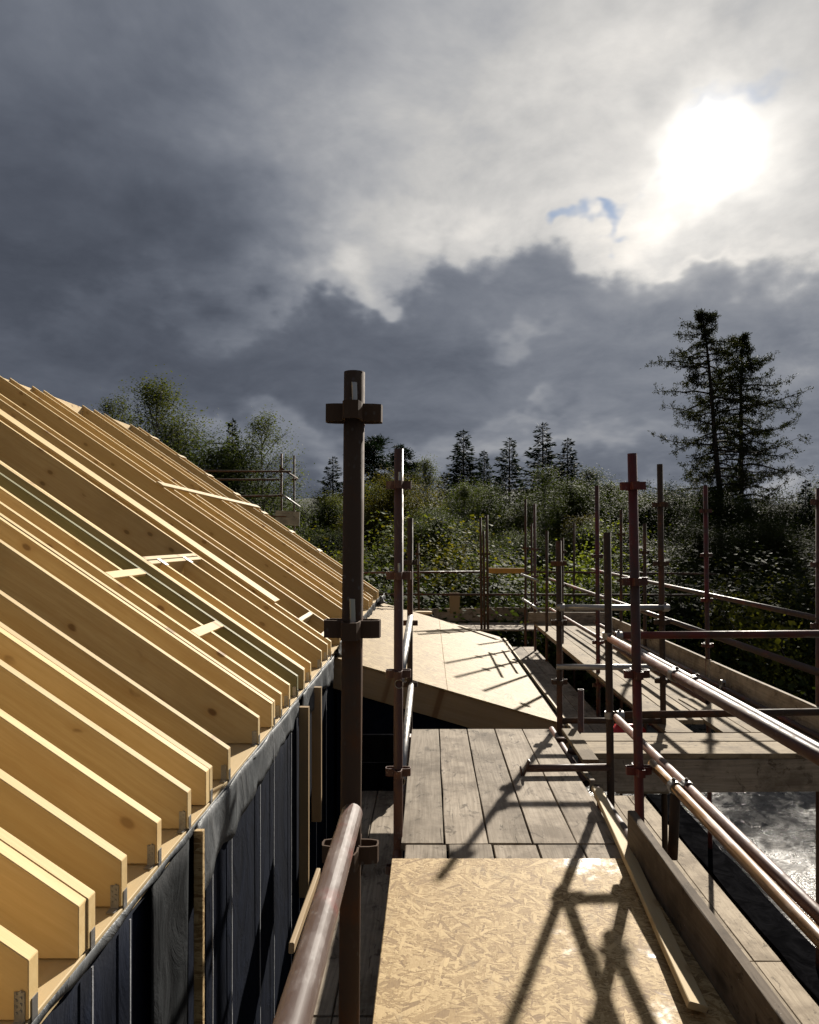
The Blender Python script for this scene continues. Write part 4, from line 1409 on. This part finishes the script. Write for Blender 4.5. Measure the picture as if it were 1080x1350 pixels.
def shrub(seed, H, Wd, n_leaf=4200, leaf=0.13):
    rg = np.random.default_rng(seed)
    segs, T = [], []
    for k in range(16):
        a = rg.uniform(0, 6.3)
        d = unit(np.array([math.cos(a) * 0.75 * Wd / H, math.sin(a) * 0.75 * Wd / H, 1.0]))
        q = np.array([rg.normal() * 0.1, rg.normal() * 0.1, 0])
        Lb = H * rg.uniform(0.65, 1.0)
        for j in range(5):
            d = unit(d + rg.normal(size=3) * 0.16)
            q2 = q + d * Lb / 5
            segs.append((q, q2, 0.03 * (1 - j / 5) + 0.006, 0.03 * (1 - (j + 1) / 5) + 0.006))
            for s in range(3):
                e = q2 + unit(rg.normal(size=3)) * rg.uniform(0.2, 0.55)
                segs.append((q2, e, 0.008, 0.004))
                T.append(e)
            q = q2
    T = np.array(T)
    idx = rg.integers(0, len(T), n_leaf)
    P = T[idx] + rg.normal(size=(n_leaf, 3)) * 0.22
    P[:, 2] = np.maximum(P[:, 2], 0.05)
    out = P - np.array([0, 0, H * 0.4])
    out /= np.linalg.norm(out, axis=1)[:, None] + 1e-9
    Q = with_fill(P, T, leaf, 2600, rg, np.array([0, 0, H * 0.4]), 0.5)
    oq = Q - np.array([0, 0, H * 0.4])
    oq /= np.linalg.norm(oq, axis=1)[:, None] + 1e-9
    return branches_mesh(segs, 4), join_leaves([leaves_mesh(P, leaf, leaf * 0.7, rg, None, out + np.array([0, 0, 0.5])), leaves_mesh(Q, leaf * 2.4, leaf * 1.6, rg, None, oq + np.array([0, 0, 0.5]))])


KIT = {
    'birch0': (broadleaf(1, 11.0, 2.6, 17000, 0.11, 0.16, 0.30, 0.8), 'birchbark', 'leaf', 11.0),
    'birch1': (broadleaf(2, 10.0, 2.2, 11000, 0.10, 0.2, 0.28, 1.0), 'birchbark', 'leaf', 10.0),
    'oak0': (broadleaf(3, 9.0, 3.0, 24000, 0.10, 0.12, 0.36, 0.5), 'bark', 'leaf', 9.0),
    'oak1': (broadleaf(4, 8.0, 2.8, 22000, 0.095, 0.10, 0.36, 0.45), 'bark', 'leaf', 8.0),
    'feather': (broadleaf(5, 10.0, 1.9, 11000, 0.10, 0.2, 0.26, 1.3), 'birchbark', 'leaf', 10.0),
    'spruce0': (spruce(6, 13.0, 2.5, 44, 0.21, 0.06, 0.17, 0.32, 0.08), 'bark', 'needle', 13.0),
    'spruce1': (spruce(7, 12.0, 2.0, 46, 0.20, 0.06, 0.21, 0.18, 0.22), 'bark', 'needle', 12.0),
    'pine0': (pine(8, 13.0, 2.1, 15000), 'bark', 'needle', 13.0),
    'pine1': (pine(9, 12.0, 2.4, 17000, 0.3), 'bark', 'needle', 12.0),
    'larch0': (larch(10, 13.0, 3.0, 0.15, 0.28, 88), 'bark', 'larchneedle', 13.0),
    'larch1': (larch(23, 12.0, 2.8, 0.03, 0.16, 100), 'bark', 'larchneedle', 12.0),
    'shrub0': (shrub(11, 3.0, 2.6, 12000, 0.06), 'bark', 'leaf', 3.0),
    'shrub1': (shrub(12, 2.4, 2.6, 11000, 0.055), 'bark', 'leaf', 2.4),
}
for k_, ((tm, cm), bk, lf, H_) in KIT.items():
    tm.materials.append(M[bk])
    cm.materials.append(M[lf])


def tree(kind, u, vtop, d, label, group=None, tint=(1, 1, 1), wide=1.0, rot=None, cat='tree', name=None, base=GZ, lean=0.0):
    (tm, cm), bk, lf, H = KIT[kind]
    top = at(u, vtop, d)
    s = (top.z - base) / H
    nm = name or {'b': 'birch_tree', 'o': 'broadleaf_tree', 'f': 'birch_tree', 's': 'spruce_tree', 'p': 'pine_tree', 'l': 'larch_tree'}[kind[0]]
    e = empty(nm, (top.x + lean * H * s, d, base), label, cat, group)
    e.rotation_euler = (0, 0, RNG.uniform(0, 6.28) if rot is None else rot)
    e.scale = (s * wide, s * wide, s)
    t = bpy.data.objects.new('trunk', tm)
    COL.objects.link(t)
    t.parent = e
    c = bpy.data.objects.new('crown', cm)
    COL.objects.link(c)
    c.parent = e
    c.color = (*tint, 1)
    return e


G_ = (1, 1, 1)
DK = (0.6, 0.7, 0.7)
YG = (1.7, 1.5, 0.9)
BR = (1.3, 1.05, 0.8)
# skyline trees
tree('birch0', 210, 494, 30, 'tall airy birch above the left rafters, highest leafy crown on the left', tint=(1.1, 1.1, 1.0), wide=0.95)
tree('birch1', 155, 520, 34, 'thin leafy tree at the far left just above the ridge', tint=(0.9, 0.9, 0.9), wide=0.8)
tree('spruce0', 303, 549, 36, 'dark conifer between the two left leafy crowns', tint=(1.2, 1.2, 1.0), wide=0.95)
tree('birch1', 352, 542, 29, 'light feathery birch behind the gable scaffold posts', tint=(1.1, 1.15, 1.0), wide=0.9)
tree('oak0', 300, 585, 27, 'dark leafy tree low behind the gable scaffold', tint=DK)
tree('oak1', 250, 560, 32, 'dense leafy tree beside the tall left birch', tint=(0.8, 0.9, 0.8))
tree('spruce1', 439, 601, 46, 'narrow dark spruce alone left of the foreground post', tint=DK, wide=1.6)
tree('pine0', 494, 582, 46, 'clumpy dark pine just right of the foreground post', tint=(0.8, 0.9, 0.9), wide=1.35)
tree('pine1', 533, 598, 50, 'dark pine behind the second left post', tint=(0.7, 0.8, 0.8), wide=1.2)
tree('feather', 563, 600, 40, 'pale feathery birch between the pines and the tall spruce', tint=(1.2, 1.2, 1.0), wide=1.1)
tree('spruce0', 611, 564, 50, 'tallest pointed spruce in the middle of the skyline', tint=(0.9, 0.95, 1.0), wide=1.5)
tree('spruce0', 641, 592, 52, 'small dense conifer right of the tallest middle spruce', tint=(0.9, 0.95, 1.0), wide=1.1)
tree('spruce1', 671, 576, 50, 'open branched spruce right of the middle skyline', tint=(1.0, 1.05, 1.0), wide=1.6)
tree('spruce1', 716, 556, 47, 'tall dark conifer with open side branches below the sun', tint=DK, wide=1.7)
tree('spruce0', 747, 577, 48, 'broad dark conifer touching the tall one below the sun', tint=DK, wide=1.35)
tree('feather', 776, 612, 36, 'slender leafy birch right of the dark pines', tint=(0.9, 0.95, 0.9), wide=1.2)
tree('feather', 800, 632, 34, 'lower slender birch behind the red post', tint=(0.9, 0.9, 0.8), wide=1.1)
tree('birch1', 720, 612, 34, 'round leafy birch in front of the dark pines', tint=(0.75, 0.85, 0.8), wide=1.0)
# the larches on the right
tree('larch0', 919, 407, 35, 'big open larch with long bare limbs on the right', rot=0.0, wide=1.0, lean=0.15)
tree('larch1', 972, 438, 38, 'second larch close behind the big one at the right edge', tint=(0.9, 0.95, 0.95), wide=0.95)
# mixed wood behind: each a tree of its own
for k, (u, v, kind, w) in enumerate(((470, 625, 'spruce0', 1.2), (585, 622, 'spruce1', 1.4), (655, 630, 'spruce0', 1.3), (690, 640, 'spruce1', 1.4), (765, 622, 'spruce0', 1.1))):
    tree(kind, u, v, 44, 'shorter dark conifer in the gaps of the skyline, %s from the left' % ('first', 'second', 'third', 'fourth', 'fifth')[k], 'shorter skyline conifers', DK, w)
rt = random.Random(5)
mid = []
for u in range(395, 840, 27):
    mid.append((u + rt.uniform(-9, 9), 658 + rt.uniform(-32, 22), rt.uniform(29, 38)))
for u in range(400, 830, 36):
    mid.append((u + rt.uniform(-12, 12), 704 + rt.uniform(-30, 24), rt.uniform(23, 27)))
ORD = ['%d%s' % (n, {1: 'st', 2: 'nd', 3: 'rd'}.get(n if n < 20 else n % 10, 'th')) for n in range(1, 60)]
seen = {}
for u, v, d in mid:
    row = 'taller back row' if d > 28 else 'lower front row'
    seen[row] = seen.get(row, 0) + 1
    kind = rt.choice(['oak0', 'oak1', 'birch0', 'birch1', 'oak0', 'oak1'])
    tint = rt.choice([G_, (0.9, 1.0, 0.9), (1.3, 1.25, 1.0), DK, (0.6, 0.8, 0.8), (1.5, 1.15, 0.8), (1.2, 1.3, 1.2)])
    tree(kind, u, v, d, 'leafy tree of the mixed wood, %s from the left in the %s' % (ORD[seen[row] - 1], row), 'leafy trees of the mixed wood', tint, rt.uniform(0.9, 1.25))
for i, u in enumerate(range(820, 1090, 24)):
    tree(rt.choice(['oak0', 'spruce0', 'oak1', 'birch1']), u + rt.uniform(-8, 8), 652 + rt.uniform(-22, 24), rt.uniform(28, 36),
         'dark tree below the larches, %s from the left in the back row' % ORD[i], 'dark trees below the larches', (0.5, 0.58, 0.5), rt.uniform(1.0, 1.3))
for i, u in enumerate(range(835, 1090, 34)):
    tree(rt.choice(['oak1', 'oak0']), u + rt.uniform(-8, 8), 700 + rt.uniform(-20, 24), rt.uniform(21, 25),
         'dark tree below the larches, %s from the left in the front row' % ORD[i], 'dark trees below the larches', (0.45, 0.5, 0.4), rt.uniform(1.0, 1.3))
for i, u in enumerate(range(200, 400, 40)):
    tree(rt.choice(['oak1', 'oak0']), u, 640 + rt.uniform(-20, 20), rt.uniform(30, 38), 'leafy tree low behind the roof slope, %s from the left' % ORD[i], 'trees behind the open roof', (0.8, 0.9, 0.8), 1.1)
# sunlit shrubs just outside the scaffold
tree('shrub0', 763, 700, 19.5, 'bright yellow green shrub behind the corner post', None, (2.2, 2.3, 1.3), 1.0, cat='shrub', name='shrub')
tree('shrub0', 560, 690, 21, 'yellowish shrub behind the upright timber panel', None, (2.0, 1.6, 0.7), 1.15, cat='shrub', name='shrub')
tree('shrub1', 610, 712, 20, 'green shrub left of the paired far posts', None, (1.5, 1.5, 0.9), 1.3, cat='shrub', name='shrub')
tree('shrub0', 497, 690, 22, 'light green shrub between the first and second left posts', None, (1.6, 1.7, 1.0), 1.2, cat='shrub', name='shrub')
tree('shrub1', 826, 732, 18, 'small bright shrub behind the outer deck post', None, (2.0, 2.0, 1.2), 0.9, cat='shrub', name='shrub')
tree('shrub1', 992, 740, 17, 'small yellow green shrub at the right edge', None, (1.6, 1.4, 0.8), 0.9, cat='shrub', name='shrub')
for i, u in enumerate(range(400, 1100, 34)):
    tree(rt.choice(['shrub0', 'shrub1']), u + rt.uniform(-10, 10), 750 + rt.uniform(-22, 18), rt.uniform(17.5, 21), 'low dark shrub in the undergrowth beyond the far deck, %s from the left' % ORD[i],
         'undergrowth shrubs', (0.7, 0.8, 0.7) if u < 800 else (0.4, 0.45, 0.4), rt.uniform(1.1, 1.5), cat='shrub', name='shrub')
